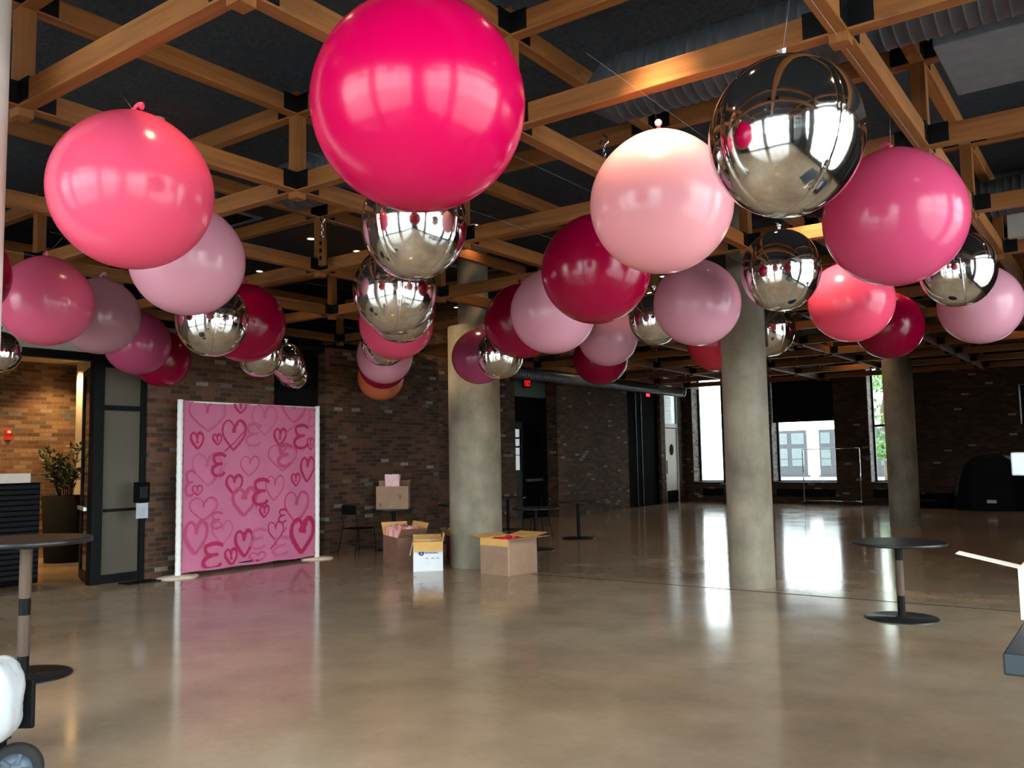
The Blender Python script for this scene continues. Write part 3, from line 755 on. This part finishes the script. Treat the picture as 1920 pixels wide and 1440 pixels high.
for k, y in enumerate((7.385, 9.985)):
    r_ = .042; prof = []
    for i in range(61):
        z = .02+i*2.54/60; prof.append((r_*(1+.05*math.sin(i*2.1+k)*(1 if (i % 17) else 2.4)), z))
    MB().lathe(prof, 20, 0, Matrix.Translation((-.0, y-yc, 0))).build('pole', M['white_tube'], bd)
    pts = [(.27*math.cos(a)*(1+.06*math.sin(5*a)), .30*math.sin(a)*(1+.06*math.cos(4*a))) for a in [2*PI*q/28 for q in range(28)]]
    v2 = [(x, yy+y-yc, 0.002) for x, yy in pts] + [(x*.93, yy*.93+y-yc, .018+.004*math.sin(i*2.2)) for i, (x, yy) in enumerate(pts)] + [(0, y-yc, .035)]
    f2 = [(i, (i+1) % 28, 28+(i+1) % 28, 28+i) for i in range(28)] + [(28+i, 28+(i+1) % 28, 56) for i in range(28)]
    MB().add(v2, f2, 0, True).build('base_cover', M['plate'], bd)
MB().tube([(-.012, W0-yc-.05, 2.535), (-.012, W1-yc+.05, 2.535)], .014, 10).build('crossbar', M['white_tube'], bd)
MB().tube([(-.014, W0-yc-.05, .10), (-.014, W1-yc+.05, .10)], .012, 10).build('crossbar', M['steel'], bd)

# ---------------------------------------------------------------- sign stand by the door
ss = thing('sign_stand', 'slim black pedestal stand with a small box top beside the frosted door', 'stand', (-11.33, 6.82, 0))
MB().bb(-.14,.14,-.24,.24,0,.015).build('base_plate', M['steel'], ss, .004)
MB().bb(-.018,.018,-.018,.018,.015,1.1).build('pole', M['steel'], ss)
MB().bb(-.05,.05,-.095,.095,1.10,1.38).build('box', M['black'], ss, .006)
MB().bb(.05,.056,-.06,.06,1.16,1.32).build('screen', M['blackgloss'], ss)
MB().bb(.02,.028,-.09,.085,.88,1.09).build('notice', M['greyp'], ss)

# ---------------------------------------------------------------- pedestal tables
def table_parts(t, r, h, rb, wood, pole=.035, thick=.028):
    MB().lathe([(r-.006,h-thick),(r,h-thick+.005),(r,h-.004),(r-.004,h)], 64).build('tabletop', M['tabletop'], t)
    MB().lathe([(.12,h-thick-.01),(.12,h-thick)], 24).build('mounting_plate', M['steel'], t)
    p_ = MB().lathe([(pole,.012),(pole,h-thick-.008)], 28).build('pole', M['steel'], t)
    for a, b_ in wood: MB().lathe([(pole+.003,a),(pole+.003,b_)], 28).build('wood_sleeve', M['wood_brown'], p_)
    MB().lathe([(rb,0),(rb,.008),(rb-.01,.013),(.06,.014),(pole+.01,.03)], 64).build('base', M['tabletop'], t)
t1 = thing('pedestal_table', 'round black cafe table standing alone at right, with wood band on its pole', 'table', (-1.98, 9.17, 0))
table_parts(t1, .445, .74, .335, [(.22,.56)])
t2 = thing('cafe_table', 'round black pedestal table standing alone before the dark brick wall', 'table', (-9.2, 14.95, 0), 0, 'small round tables along the brick wall')
table_parts(t2, .41, .74, .33, [])
dup(t2, (-8.75, 12.78, 0), None, 'round black pedestal table right behind the kraft box of red foil')
dup(t2, (-11.75, 16.05, 0), None, 'round black table partly behind the widest column, nearest the exit door')
dup(t2, (-10.95, 13.3, 0), None, 'round black table almost hidden behind the widest column')
dup(t2, (-11.13, 11.66, 0), None, 'round black table carrying a cardboard box with a pink bag')
bt_ = thing('bar_table', 'tall round black bar table with grey banded pole at the left edge', 'table', (-7.13, 3.33, 0))
table_parts(bt_, .47, 1.06, .35, [(.16,.47),(.60,.98)], .042, .04)

# ---------------------------------------------------------------- wire chairs
def chair(loc, rz, label):
    c_ = thing('wire_chair', label, 'chair', loc, rz, 'thin black metal chairs')
    MB().bb(-.20,.20,-.20,.20,.445,.465).build('seat', M['black'], c_, .008)
    MB().bb(-.17,.17,-.245,-.225,.70,.86).build('backrest', M['black'], c_, .008)
    for sx in (-1, 1):
        MB().tube([(sx*.19,-.20,.445),(sx*.21,-.29,0)], .009, 8).build('leg', M['steel'], c_)
        MB().tube([(sx*.19,.19,.445),(sx*.21,.21,0)], .009, 8).build('leg', M['steel'], c_)
        MB().tube([(sx*.17,-.20,.46),(sx*.17,-.235,.85)], .008, 8).build('back_upright', M['steel'], c_)
    MB().tube([(-.205,-.25,.2),(.205,-.25,.2)], .006, 6).tube([(-.205,.20,.12),(.205,.20,.12)], .006, 6).build('stretcher', M['steel'], c_)
    return c_
ch = chair((-11.13, 10.78, 0), 0.0, 'thin black chair beside the table carrying the cardboard box')
dup(ch, (-10.35, 15.1, 0), 2.6, 'thin black chair half hidden behind the widest column by the exit door')

# ---------------------------------------------------------------- cardboard boxes
def carton(name, loc, ax, dims, label, mo, mi, flaps, extra=None):
    """loc = front corner; ax = direction along the front; local y points away from camera"""
    w, d, h = dims; T0 = math.atan2(ax[1], ax[0])
    c_ = thing(name, label, 'box', loc, T0); t_ = .006
    mb = MB()
    mb.bb(0,w,0,t_,0,h).bb(0,w,d-t_,d,0,h).bb(0,t_,t_,d-t_,0,h).bb(w-t_,w,t_,d-t_,0,h).bb(t_,w-t_,t_,d-t_,.002,.008)
    mb.bb(t_,w-t_,t_,t_+.002,.01,h-.001,1).bb(t_,w-t_,d-t_-.002,d-t_,.01,h-.001,1).bb(t_,t_+.002,t_,d-t_,.01,h-.001,1).bb(w-t_-.002,w-t_,t_,d-t_,.01,h-.001,1)
    mb.build('carton_body', [mo, mi], c_)
    for (side, ang, ln) in flaps:        # ang: 0 = level outwards, + up, - down
        a = math.radians(ang); ca, sa = math.cos(a), math.sin(a)
        if side == 'f': p0, e, o_ = (0,0,h), (1,0,0), (0,-ca,sa); L = w
        elif side == 'b': p0, e, o_ = (w,d,h), (-1,0,0), (0,ca,sa); L = w
        elif side == 'l': p0, e, o_ = (0,d,h), (0,-1,0), (-ca,0,sa); L = d
        else: p0, e, o_ = (w,0,h), (0,1,0), (ca,0,sa); L = d
        nrm = Vector(o_).cross(Vector(e)); nrm = -nrm if nrm.z < -1e-6 else nrm
        Tm = rotT(p0, e, o_, tuple(nrm))
        MB().bb(.003, L-.003, 0, ln, -.002, .002).bb(.004, L-.004, 0, ln-.001, .002, .003, 1).build('flap', [mo, mi], c_, loc=None)
        c_.children[-1].matrix_local = Tm
    return c_
# box 1: reddish carton of striped packages
b1 = carton('cardboard_box', (-9.94,10.165,0), (.883,-.469), (.72,.44,.43), 'dark reddish cardboard box packed with pink striped packages', M['card_red'], M['card_in'], [('l',62,.22),('b',70,.22),('r',40,.22)])
ax1 = Vector((.883,-.469,0)); ay1 = Vector((.469,.883,0)); o1 = Vector((-9.92,10.15,0))
pk0 = None; k = 0
for i in range(5):
    for j in range(3):
        p = o1 + ax1*(.07+.14*i) + ay1*(.09+.125*j); z = .455+rr.uniform(0,.07)
        if pk0 is None:
            pk0 = thing('paper_package', 'small pink and salmon striped paper package standing in the reddish box', 'package', (p.x, p.y, z), 0, 'striped packages in the reddish box')
            mb = MB()
            for s_ in range(6): mb.bb(-.042+s_*.014, -.042+s_*.014+.014, -.045, .045, -.16, .06, s_ % 2)
            mb.build('wrapper', [M['pinkpaper'], M['salmonpaper']], pk0, .003)
            MB().add([(-.04,-.03,.06),(.04,-.03,.06),(.03,.0,.085),(-.03,.0,.085),(-.04,.03,.06),(.04,.03,.06)], [(0,1,2,3),(3,2,5,4)]).build('folded_top', M['pinkpaper'], pk0)
        else: r_ = dup(pk0, (p.x, p.y, z), rr.uniform(-.4,.4)+(1.57 if (i+j) % 2 else -.45)); k += 1
# box 2: white box
b2 = carton('white_box', (-8.68,9.50,0), (.73,.683), (.43,.40,.42), 'white cardboard box with blue round logo and bright yellow flap', M['card_w'], M['card_in'], [('f',-48,.17),('l',-75,.2),('b',25,.16),('r',78,.12)])
lo_ = MB().lathe([(.042,-.001),(.042,.0012)], 36, 0, rotT((.115,-.002,.265),(1,0,0),(0,0,1),(0,-1,0)))
lo_.build('logo', M['blue'], b2)
mb = MB()
mb.tube([(.127,-.004,.287),(.112,-.004,.290),(.104,-.004,.279),(.115,-.004,.266),(.126,-.004,.255),(.116,-.004,.243),(.102,-.004,.246)], .003, 6)
mb.build('logo_mark', M['card_w'], b2)
mb = MB()
for k in range(9): mb.bb(.175+k*.021, .175+k*.021+.014, -.0015, -.0005, .252, .252+(.020 if k % 3 == 0 else .014))
for k in range(7): mb.bb(.175+k*.012, .175+k*.012+.008, -.0015, -.0005, .285, .295)
mb.build('small_print', M['blue'], b2)
mb = MB()
for x_ in (.17, .26, .33): mb.bb(x_, x_+.045, -.0015, -.0005, .175, .196)
mb.build('grey_icons', M['greyp'], b2)
mb = MB()
for k in range(3): mb.bb(.4305, .4315, .10+k*.07, .15+k*.07, .18, .27)
mb.build('side_print', M['greyp'], b2)
sp = MB().tube([(0.02*math.cos(a*.6)+.05*math.cos(a), .05*math.sin(a), .003*a) for a in [q*.4 for q in range(14)]], .012, 8)
tag(sp.build('wrapped_roll', M['greyp'], None, 0, (-8.62,9.86,.40)), 'small grey wrapped roll lying inside the white box', 'roll')
tag(MB().bb(-.14,.14,-.12,.12,-.36,0).build('tissue_stack', M['pinkpaper'], None, .02, (-8.66,9.84,.375)), 'pink tissue bundle filling the inside of the white box', 'tissue')
bpy.data.objects['tissue_stack'].rotation_euler = (0,0,.75)
# box 3: kraft box with red foil
b3 = carton('kraft_box', (-7.69,9.82,0), (.995,-.10), (.53,.62,.50), 'large kraft box right of the widest column, filled with red foil', M['card'], M['card_in'], [('l',8,.20),('b',8,.26),('r',4,.24),('f',-88,.10)])
MB().bb(.523,.532,-.003,.03,0,.5).build('corner_tape', M['tape'], b3)
def heap(name, mat, cx, cy, w, d, z, hgt, rot, seed, fr=.03, n=22):
    mb = MB(); vs = []; fs = []
    for i in range(n+1):
        for k in range(n+1):
            u, v = i/n*2-1, k/n*2-1
            e = max(0, 1-max(abs(u), abs(v))**3)
            q_ = Vector((u*3, v*3, seed)); h = hgt*e*(.6+.6*noise.noise(q_)) + fr*noise.noise(q_*4)*e
            vs.append((u*w/2, v*d/2, h))
    for i in range(n):
        for k in range(n): a = i*(n+1)+k; fs.append((a, a+n+1, a+n+2, a+1))
    m_ = (n+1)**2
    vs += [(-w/2,-d/2,-.12),(w/2,-d/2,-.12),(w/2,d/2,-.12),(-w/2,d/2,-.12)]
    fs += [(m_, m_+1, n*(n+1), 0), (m_+1, m_+2, m_-1, n*(n+1)), (m_+2, m_+3, n, m_-1), (m_+3, m_, 0, n), (m_, m_+3, m_+2, m_+1)]
    mb.add(vs, fs, 0, False); o = mb.build(name, mat, None, 0, (cx, cy, z)); o.rotation_euler = (0,0,rot); return o
tag(heap('foil_shred', M['redfoil'], -7.39, 10.095, .49, .57, .44, .09, -.10, 3.1, .05), 'shiny red foil scraps heaped in the large kraft box', 'foil', None, 'stuff')
# box 4: behind, cream paper
b4 = carton('paper_box', (-9.58,11.30,0), (.86,-.51), (.62,.42,.44), 'low open carton behind the white box, heaped with cream paper', M['card_red'], M['card_in'], [('f',-20,.16),('b',15,.16)])
tag(heap('crinkle_paper', M['creampaper'], -9.58+.62*.43+.105, 11.30-.155+.18, .60, .40, .44, .26, -.535, 8.4, .10), 'cream crinkled paper heaped in the low open carton', 'paper', None, 'stuff')
# box 5 on the table
b5 = carton('shipping_box', (-11.26,11.34,.741), (.80,.60), (.58,.36,.41), 'brown cardboard box on the round table by the brick wall', M['card'], M['card'], [('r',80,.12),('b',80,.1)])
MB().bb(.06,.10,-.0015,-.0005,.05,.11).bb(.42,.45,-.0015,-.0005,.19,.26).build('box_print', M['card_red'], b5)
pb = thing('pink_bag', 'shiny pink paper bag sticking out of the box on the table', 'bag', (-11.13,11.64,.76), .64)
mb = MB(); n = 12; vs = []; fs = []
for i in range(n+1):
    for k in range(24):
        a = 2*PI*k/24; z = i/n*.60
        ex, ey = .14, .085
        c_, s_ = math.cos(a), math.sin(a); f_ = 1/max(abs(c_), abs(s_))
        rr_ = 1+.10*noise.noise(Vector((c_*2, s_*2, z*9)))
        vs.append((ex*c_*min(f_, 1.25)*rr_, ey*s_*min(f_, 1.25)*rr_, z+(.012*math.sin(a*5) if i == n else 0)))
for i in range(n):
    for k in range(24): k2 = (k+1) % 24; fs.append((i*24+k, i*24+k2, (i+1)*24+k2, (i+1)*24+k))
fs.append(tuple(range(24))[::-1]); fs.append(tuple(range(n*24, (n+1)*24)))
mb.add(vs, fs, 0, False).build('bag_body', M['pinkbag'], pb)
MB().tube([(.10,-.03,.33),(.17,-.03,.37),(.21,-.02,.33)], .012, 8).build('bag_ribbon', M['pinkpaper'], pb)

# ---------------------------------------------------------------- right-edge table with boxes
st = thing('side_table', 'slate-blue table corner at the right edge carrying boxes', 'table', (0,0,0))
MB().bb(-.43,.55,3.46,5.6,.845,.92).build('tabletop', M['slate'], st, .008)
for (x_, y_) in ((.42,3.62),(.42,5.4)): MB().bb(x_-.03,x_+.03,y_-.03,y_+.03,.02,.845).build('leg', M['steel'], st)
MB().bb(-.02,.42,3.58,3.66,0,.03).bb(-.02,.42,5.36,5.44,0,.03).build('foot_bar', M['steel'], st)
bx = thing('open_carton', 'pale carton on the slate table with one long flap sticking out left', 'box', (-.44,4.16,.921), .0)
mb = MB().bb(0,.34,0,.006,0,.21).bb(0,.34,.264,.27,0,.21).bb(0,.006,.006,.264,0,.21).bb(.334,.34,.006,.264,0,.21).bb(.006,.334,.006,.264,.001,.006)
mb.build('carton_body', M['card_pale'], bx)
Tm = rotT((.0,.0,.21), (0,1,0), (-.955,0,.20), (.2,0,.955))
fl = MB().bb(.002,.10,0,.24,-.002,.002).build('flap', M['card_pale'], bx); fl.matrix_local = Tm
MB().add([(0,.27,.21),(.2,.27,.21),(.17,.30,.30),(.02,.29,.27)], [(0,1,2,3)]).add([(.34,.02,.21),(.34,.26,.21),(.36,.24,.32),(.37,.04,.30)], [(0,1,2,3)]).build('torn_flap', M['card_in'], bx)
up = thing('upright_post', 'pale timber post with white foam block on top at right edge', 'post', (-.36,4.62,.921))
MB().bb(-.02,.16,-.03,.03,0,.58).build('post', M['wz'], up, .004)
MB().bb(-.12,.2,-.07,.07,.58,.685).build('foam_block', M['plastic'], up, .006)

# ---------------------------------------------------------------- hand cart with white bag, bottom left
ct = thing('hand_cart', 'black hand cart with grey-rimmed rubber wheel in bottom left corner', 'cart', (-4.62,2.14,0))
vd = Vector((.81,.58,0)); fwd = Vector((.75,-.66,0)).normalized(); sd = Vector((.66,.75,0))
Tw = rotT((0,0,.127), (-fwd.y,fwd.x,0), (0,0,1), tuple(fwd))
wh = MB().lathe([(.082,-.026),(.110,-.030),(.123,-.022),(.127,-.008),(.127,.008),(.123,.022),(.110,.030),(.082,.026)], 56, 0, Tw, True, False).build('tyre', M['rubber'], ct)
MB().lathe([(.084,-.024),(.080,-.012),(.030,-.016),(.028,-.03),(.0001,-.03)], 40, 0, Tw, True, False).lathe([(.084,.024),(.080,.012),(.030,.014),(.028,.03),(.0001,.03)], 40, 0, Tw, True, False).build('wheel_rim', M['rim'], wh)
mb = MB()
for k in range(5):
    a = 2*PI*k/5; mb.box((.055,0,.018), (.05,.018,.008), 0, Tw @ Matrix.Rotation(a, 4, 'Z'))
mb.build('wheel_spokes', M['rim'], wh)
Tc = rotT((-.02,-.0,0), (-.81,-.58,0), (.58,-.81,0))
MB().bb(.10,.42,-.16,.16,.255,.285,0,Tc).bb(.10,.42,-.02,.02,.115,.14,0,Tc).bb(.12,.15,-.14,.14,.12,.26,0,Tc).build('deck', M['steel'], ct, .004)
MB().tube([(.0,-.02,.127),(-.35,-.27,.127)], .012, 10).build('axle', M['steel'], ct)
pts = []
Tg = rotT((.035,.03,.0), (-.81,-.58,0), (.58,-.81,0))
MB().bb(-.055,.16,.02,.045,.33,.57,0,Tg).build('side_guard', M['steel'], ct, .02)
MB().bb(.09,.12,-.02,.02,.27,.36,0,Tg).build('guard_bracket', M['steel'], ct)
bag = MB(); n1, n2 = 40, 56; vs = []; fs = []
for i in range(n1+1):
    th = PI*i/n1
    for k in range(n2):
        a = 2*PI*k/n2; d = Vector((math.sin(th)*math.cos(a), math.sin(th)*math.sin(a), math.cos(th)))
        sq = 1/(abs(d.x)**3.2+abs(d.y)**3.2+abs(d.z)**3.2)**(1/3.2)
        r_ = sq*(1+.05*noise.noise(d*2.3)+.022*noise.noise(d*7)+.010*noise.noise(Vector((d.x*4, d.y*4, d.z*16))))
        vs.append((d.x*r_*.155, d.y*r_*.12, d.z*r_*.205))
for i in range(n1):
    for k in range(n2): k2 = (k+1) % n2; fs.append((i*n2+k, (i+1)*n2+k, (i+1)*n2+k2, i*n2+k2))
bag.add(vs, fs, 0, True); bg = thing('plastic_bag', 'bulging white plastic-wrapped bundle riding on the hand cart', 'bag', (-4.60,1.98,.50), .62)
bag.build('bag_body', M['plastic'], bg)
MB().lathe([(.02,.19),(.012,.22),(.03,.25),(.045,.27)], 14, 0, Matrix.Translation((-.05,0,-.005))).build('bag_knot', M['plastic'], bg)

# ---------------------------------------------------------------- left: cabinet, planter
cb = thing('slatted_cabinet', 'tall black slatted stack standing behind the bar table', 'cabinet', (-12.75,5.55,0))
MB().bb(-.30,.28,-.62,.44,.02,1.40).build('carcass', M['black'], cb, .01)
q = MB()
for k in range(18): q.bb(.28,.30,-.60,.42,.10+k*.072,.10+k*.072+.045)
q.build('slats', M['steel'], cb)
cr = thing('cream_tray', 'cream shallow tray lying on the black slatted stack', 'tray', (-12.75,5.50,1.401))
MB().bb(-.22,.22,-.50,.38,0,.02).bb(-.22,.22,-.50,-.48,.02,.13).bb(-.22,.22,.36,.38,.02,.13).bb(.20,.22,-.48,.36,.02,.13).bb(-.22,-.20,-.48,.36,.02,.13).build('tray_body', M['card_pale'], cr)
pl = thing('potted_shrub', 'leafy green shrub in a tall charcoal planter inside the lobby', 'plant', (-15.0,7.62,0))
MB().lathe([(.30,0),(.36,1.12),(.33,1.12),(.32,1.05)], 40).build('planter', M['planter'], pl)
MB().lathe([(.0001,1.04),(.32,1.05)], 30, 0, None, True, False).build('soil', M['bark'], pl)
rp_ = random.Random(5); stm = MB(); lf = MB()
for k in range(26):
    a = rp_.uniform(0, 6.28); sp_ = rp_.uniform(.1,.42); h = rp_.uniform(.4,.95)
    p0 = Vector((.08*math.cos(a), .08*math.sin(a), 1.05)); p2 = Vector((sp_*math.cos(a), sp_*math.sin(a), 1.05+h)); p1 = (p0+p2)/2+Vector((0,0,.1))
    stm.tube([p0,p1,p2], [.008,.006,.003], 5)
    for j in range(26):
        s_ = rp_.uniform(.25, 1.0); c0 = p0.lerp(p1, s_*2) if s_ < .5 else p1.lerp(p2, s_*2-1)
        d = Vector((rp_.uniform(-1,1), rp_.uniform(-1,1), rp_.uniform(-.2,1))).normalized(); w_ = d.orthogonal().normalized()*.016
        l_ = rp_.uniform(.07,.13); e = c0+d*l_; m_ = c0+d*l_*.5
        lf.add([c0, m_+w_, e, m_-w_], [(0,1,2,3)])
stm.build('stems', M['bark'], pl); lf.build('foliage', M['leafdark'], pl)

# ---------------------------------------------------------------- garment rack, floor grilles, covered equipment
gr = thing('garment_rack', 'empty chrome garment rack on casters before the back window', 'rack', (-7.78,27.6,0))
for x_ in (-.86,.86):
    MB().tube([(x_,0,.11),(x_,0,1.74)], .016, 12).build('upright', M['chrome'], gr)
    MB().tube([(x_,-.24,.11),(x_,.24,.11)], .014, 10).build('foot_rail', M['chrome'], gr)
    for y_ in (-.22,.22):
        w_ = MB().lathe([(.044,-.014),(.044,.014)], 20, 0, rotT((x_,y_,.046),(0,1,0),(0,0,1),(1,0,0))).bb(x_-.02,x_+.02,y_-.01,y_+.01,.06,.10).build('caster', M['rubber'], gr)
MB().tube([(-.86,0,1.74),(.86,0,1.74)], .016, 12).build('top_rail', M['chrome'], gr)
MB().tube([(-.86,0,.13),(.86,0,.13)], .013, 10).build('bottom_rail', M['chrome'], gr)
for x0, x1, lab in ((-12.45,-11.72,'small black floor-level vent grille under the left back window'),(-9.85,-7.95,'wide black vent grille under the middle back window'),(-6.8,-5.8,'black vent grille under the right back window beside the dark column')):
    v_ = thing('wall_grille', lab, 'vent', ((x0+x1)/2, YB-.01, .33)); hw = (x1-x0)/2
    MB().bb(-hw,hw,-.02,.005,-.12,.12).build('frame', M['black'], v_)
    q = MB()
    for k in range(6): q.bb(-hw+.03,hw-.03,-.032,-.02,-.095+k*.034,-.095+k*.034+.016)
    q.build('louvres', M['steel'], v_)
hp = thing('covered_equipment', 'large mound of equipment under a black cover by the back wall', 'covered equipment', (-3.25,26.6,0))
mb = MB(); vs = []; fs = []; n1, n2 = 24, 48
for i in range(n1+1):
    th = PI/2*i/n1
    for k in range(n2):
        a = 2*PI*k/n2; d = Vector((math.cos(a), math.sin(a), 0)); r_ = math.cos(th)**.55; z = math.sin(th)
        f_ = 1+.10*noise.noise(Vector((math.cos(a)*1.5, math.sin(a)*1.5, z*1.5)))+.03*math.sin(a*11)*(1-z)
        vs.append((.92*r_*f_*d.x, .55*r_*f_*d.y, 1.48*z*(1+.08*noise.noise(Vector((d.x*2, d.y*2, 4))))))
for i in range(n1):
    for k in range(n2): k2 = (k+1) % n2; fs.append((i*n2+k, i*n2+k2, (i+1)*n2+k2, (i+1)*n2+k))
mb.add(vs, fs, 0, True).build('cover', M['tarp'], hp)
MB().bb(-.1,.12,-.64,-.60,.22,.30).build('white_tag', M['card_w'], hp)
eb = thing('equipment_case', 'low black case on the floor right of the dark column', 'case', (-4.95,27.1,0))
MB().bb(-.35,.6,-.3,.3,0,.42).build('case_body', M['black'], eb, .02)
MB().bb(-.2,.2,-.33,-.30,.2,.24).build('handle', M['steel'], eb)
cn = MB().lathe([(.16,0),(.15,.02),(.06,.46),(.02,.48)], 24)
tag(cn.build('floor_cone', M['cream'], None, 0, (-5.42,26.5,0)), 'small beige cone standing on the floor beside the dark column', 'cone')

# ---------------------------------------------------------------- outside
struct('street', MB().bb(-60, 40, YB+.8, 70, -.6, -.4).bb(-60, 40, -40, YF-.4, -.6, -.4).bb(XR+.4, 45, YF-.4, YB+.5, -.6, -.4), M['asphalt'])
bf = thing('white_building', 'white building with grey framed windows seen through the back windows', 'building', (0,42,-.4))
mb = MB().bb(-24,-6,.3,8,0,10); mb.build('facade', M['facade'], bf)
for k in range(5):
    x0 = -16.4+k*2.03
    f_ = MB()
    f_.bb(x0, x0+1.42, .0, .12, .95, 3.12).bb(x0-.05, x0+1.47, -.1, .3, .88, .95)
    fo = f_.build('window', M['facade_grey'], bf)
    g = MB()
    for (a, b_) in ((.08,.52),(.72,1.32)):
        g.bb(x0+a, x0+b_, -.02, .0, 2.45, 2.98).bb(x0+a, x0+b_, -.02, .0, 1.75, 2.25).bb(x0+a, x0+b_, -.02, .0, 1.40, 1.72)
    g.build('pane', M['facade_glass'], fo)
tr_ = thing('street_tree', 'green leafy tree seen through the narrow right back window', 'tree', (-7.9,35.5,-.4))
MB().tube([(0,0,0),(.05,.05,2.2),(-.1,.1,3.6),(.2,.3,5.0)], [.16,.13,.09,.04], 12).build('trunk', M['bark'], tr_)
lf = MB(); rt = random.Random(9)
for k in range(2600):
    a = rt.uniform(0, 6.28); q_ = rt.uniform(-1, 1); R_ = rt.uniform(.4, 1)**.5
    c0 = Vector((1.5*R_*math.sqrt(1-q_*q_)*math.cos(a), 1.3*R_*math.sqrt(1-q_*q_)*math.sin(a), 3.6+q_*R_*2.0))
    if noise.noise(c0*1.1) < -.12: continue
    d = Vector((rt.uniform(-1,1), rt.uniform(-1,1), rt.uniform(-1,.5))).normalized(); w_ = d.orthogonal().normalized()*.06
    lf.add([c0, c0+d*.09+w_, c0+d*.2, c0+d*.09-w_], [(0,1,2,3)])
lf.build('foliage', M['leaf'], tr_)

# ---------------------------------------------------------------- sky and portals
Wd = bpy.data.worlds.new('sky'); S.world = Wd; Wd.use_nodes = True
nt = Wd.node_tree; nt.nodes.clear()
bg_ = nt.nodes.new('ShaderNodeBackground'); ow = nt.nodes.new('ShaderNodeOutputWorld')
bg_.inputs[0].default_value = (.94,.975,1.0,1); bg_.inputs[1].default_value = 8.0
nt.links.new(bg_.outputs[0], ow.inputs[0])
def portal(loc, rot, sx, sy):
    L = bpy.data.lights.new('daylight_portal', 'AREA'); L.shape = 'RECTANGLE'; L.size = sx; L.size_y = sy
    L.cycles.is_portal = True
    o = bpy.data.objects.new('daylight_portal', L); C.objects.link(o); o.location = loc; o.rotation_euler = rot
for (a, b_, z0, z1) in FW: portal(((a+b_)/2, YF-.45, (z0+z1)/2), (PI/2, 0, PI), b_-a, z1-z0)
for (a, b_, z0, z1) in RW: portal((XR+.45, (a+b_)/2, (z0+z1)/2), (PI/2, 0, -PI/2), b_-a, z1-z0)
for (a, b_, z0, z1) in BW: portal(((a+b_)/2, YB+.75, (z0+z1)/2), (PI/2, 0, 0), b_-a, z1-z0)

# ---------------------------------------------------------------- camera
YAW, PIT, ROL, FPX = 0.62485, 0.08566, -0.01779, 1621.9
cam = bpy.data.cameras.new('camera'); co = bpy.data.objects.new('camera', cam); C.objects.link(co)
cam.sensor_width = 36; cam.sensor_fit = 'HORIZONTAL'; cam.lens = 36*FPX/1920; cam.clip_start = .05; cam.clip_end = 300
cy, sy, cp, spn = math.cos(YAW), math.sin(YAW), math.cos(PIT), math.sin(PIT)
f = Vector((-sy*cp, cy*cp, spn)); r = Vector((cy, sy, 0)); u = r.cross(f)
r2 = r*math.cos(ROL)+u*math.sin(ROL); u2 = -r*math.sin(ROL)+u*math.cos(ROL)
m = Matrix.Identity(4)
for k in range(3): m[k][0] = r2[k]; m[k][1] = u2[k]; m[k][2] = -f[k]
m.translation = (0, 0, 1.62); co.matrix_world = m
S.camera = co
S.view_settings.view_transform = 'Standard'; S.view_settings.look = 'None'; S.view_settings.gamma = 1
S.view_settings.exposure = 0.65
S.cycles.use_denoising = True
S.cycles.max_bounces = 7; S.cycles.diffuse_bounces = 4; S.cycles.glossy_bounces = 4; S.cycles.transmission_bounces = 4
S.cycles.transparent_max_bounces = 10; S.cycles.sample_clamp_indirect = 8; S.cycles.caustics_reflective = False; S.cycles.caustics_refractive = False
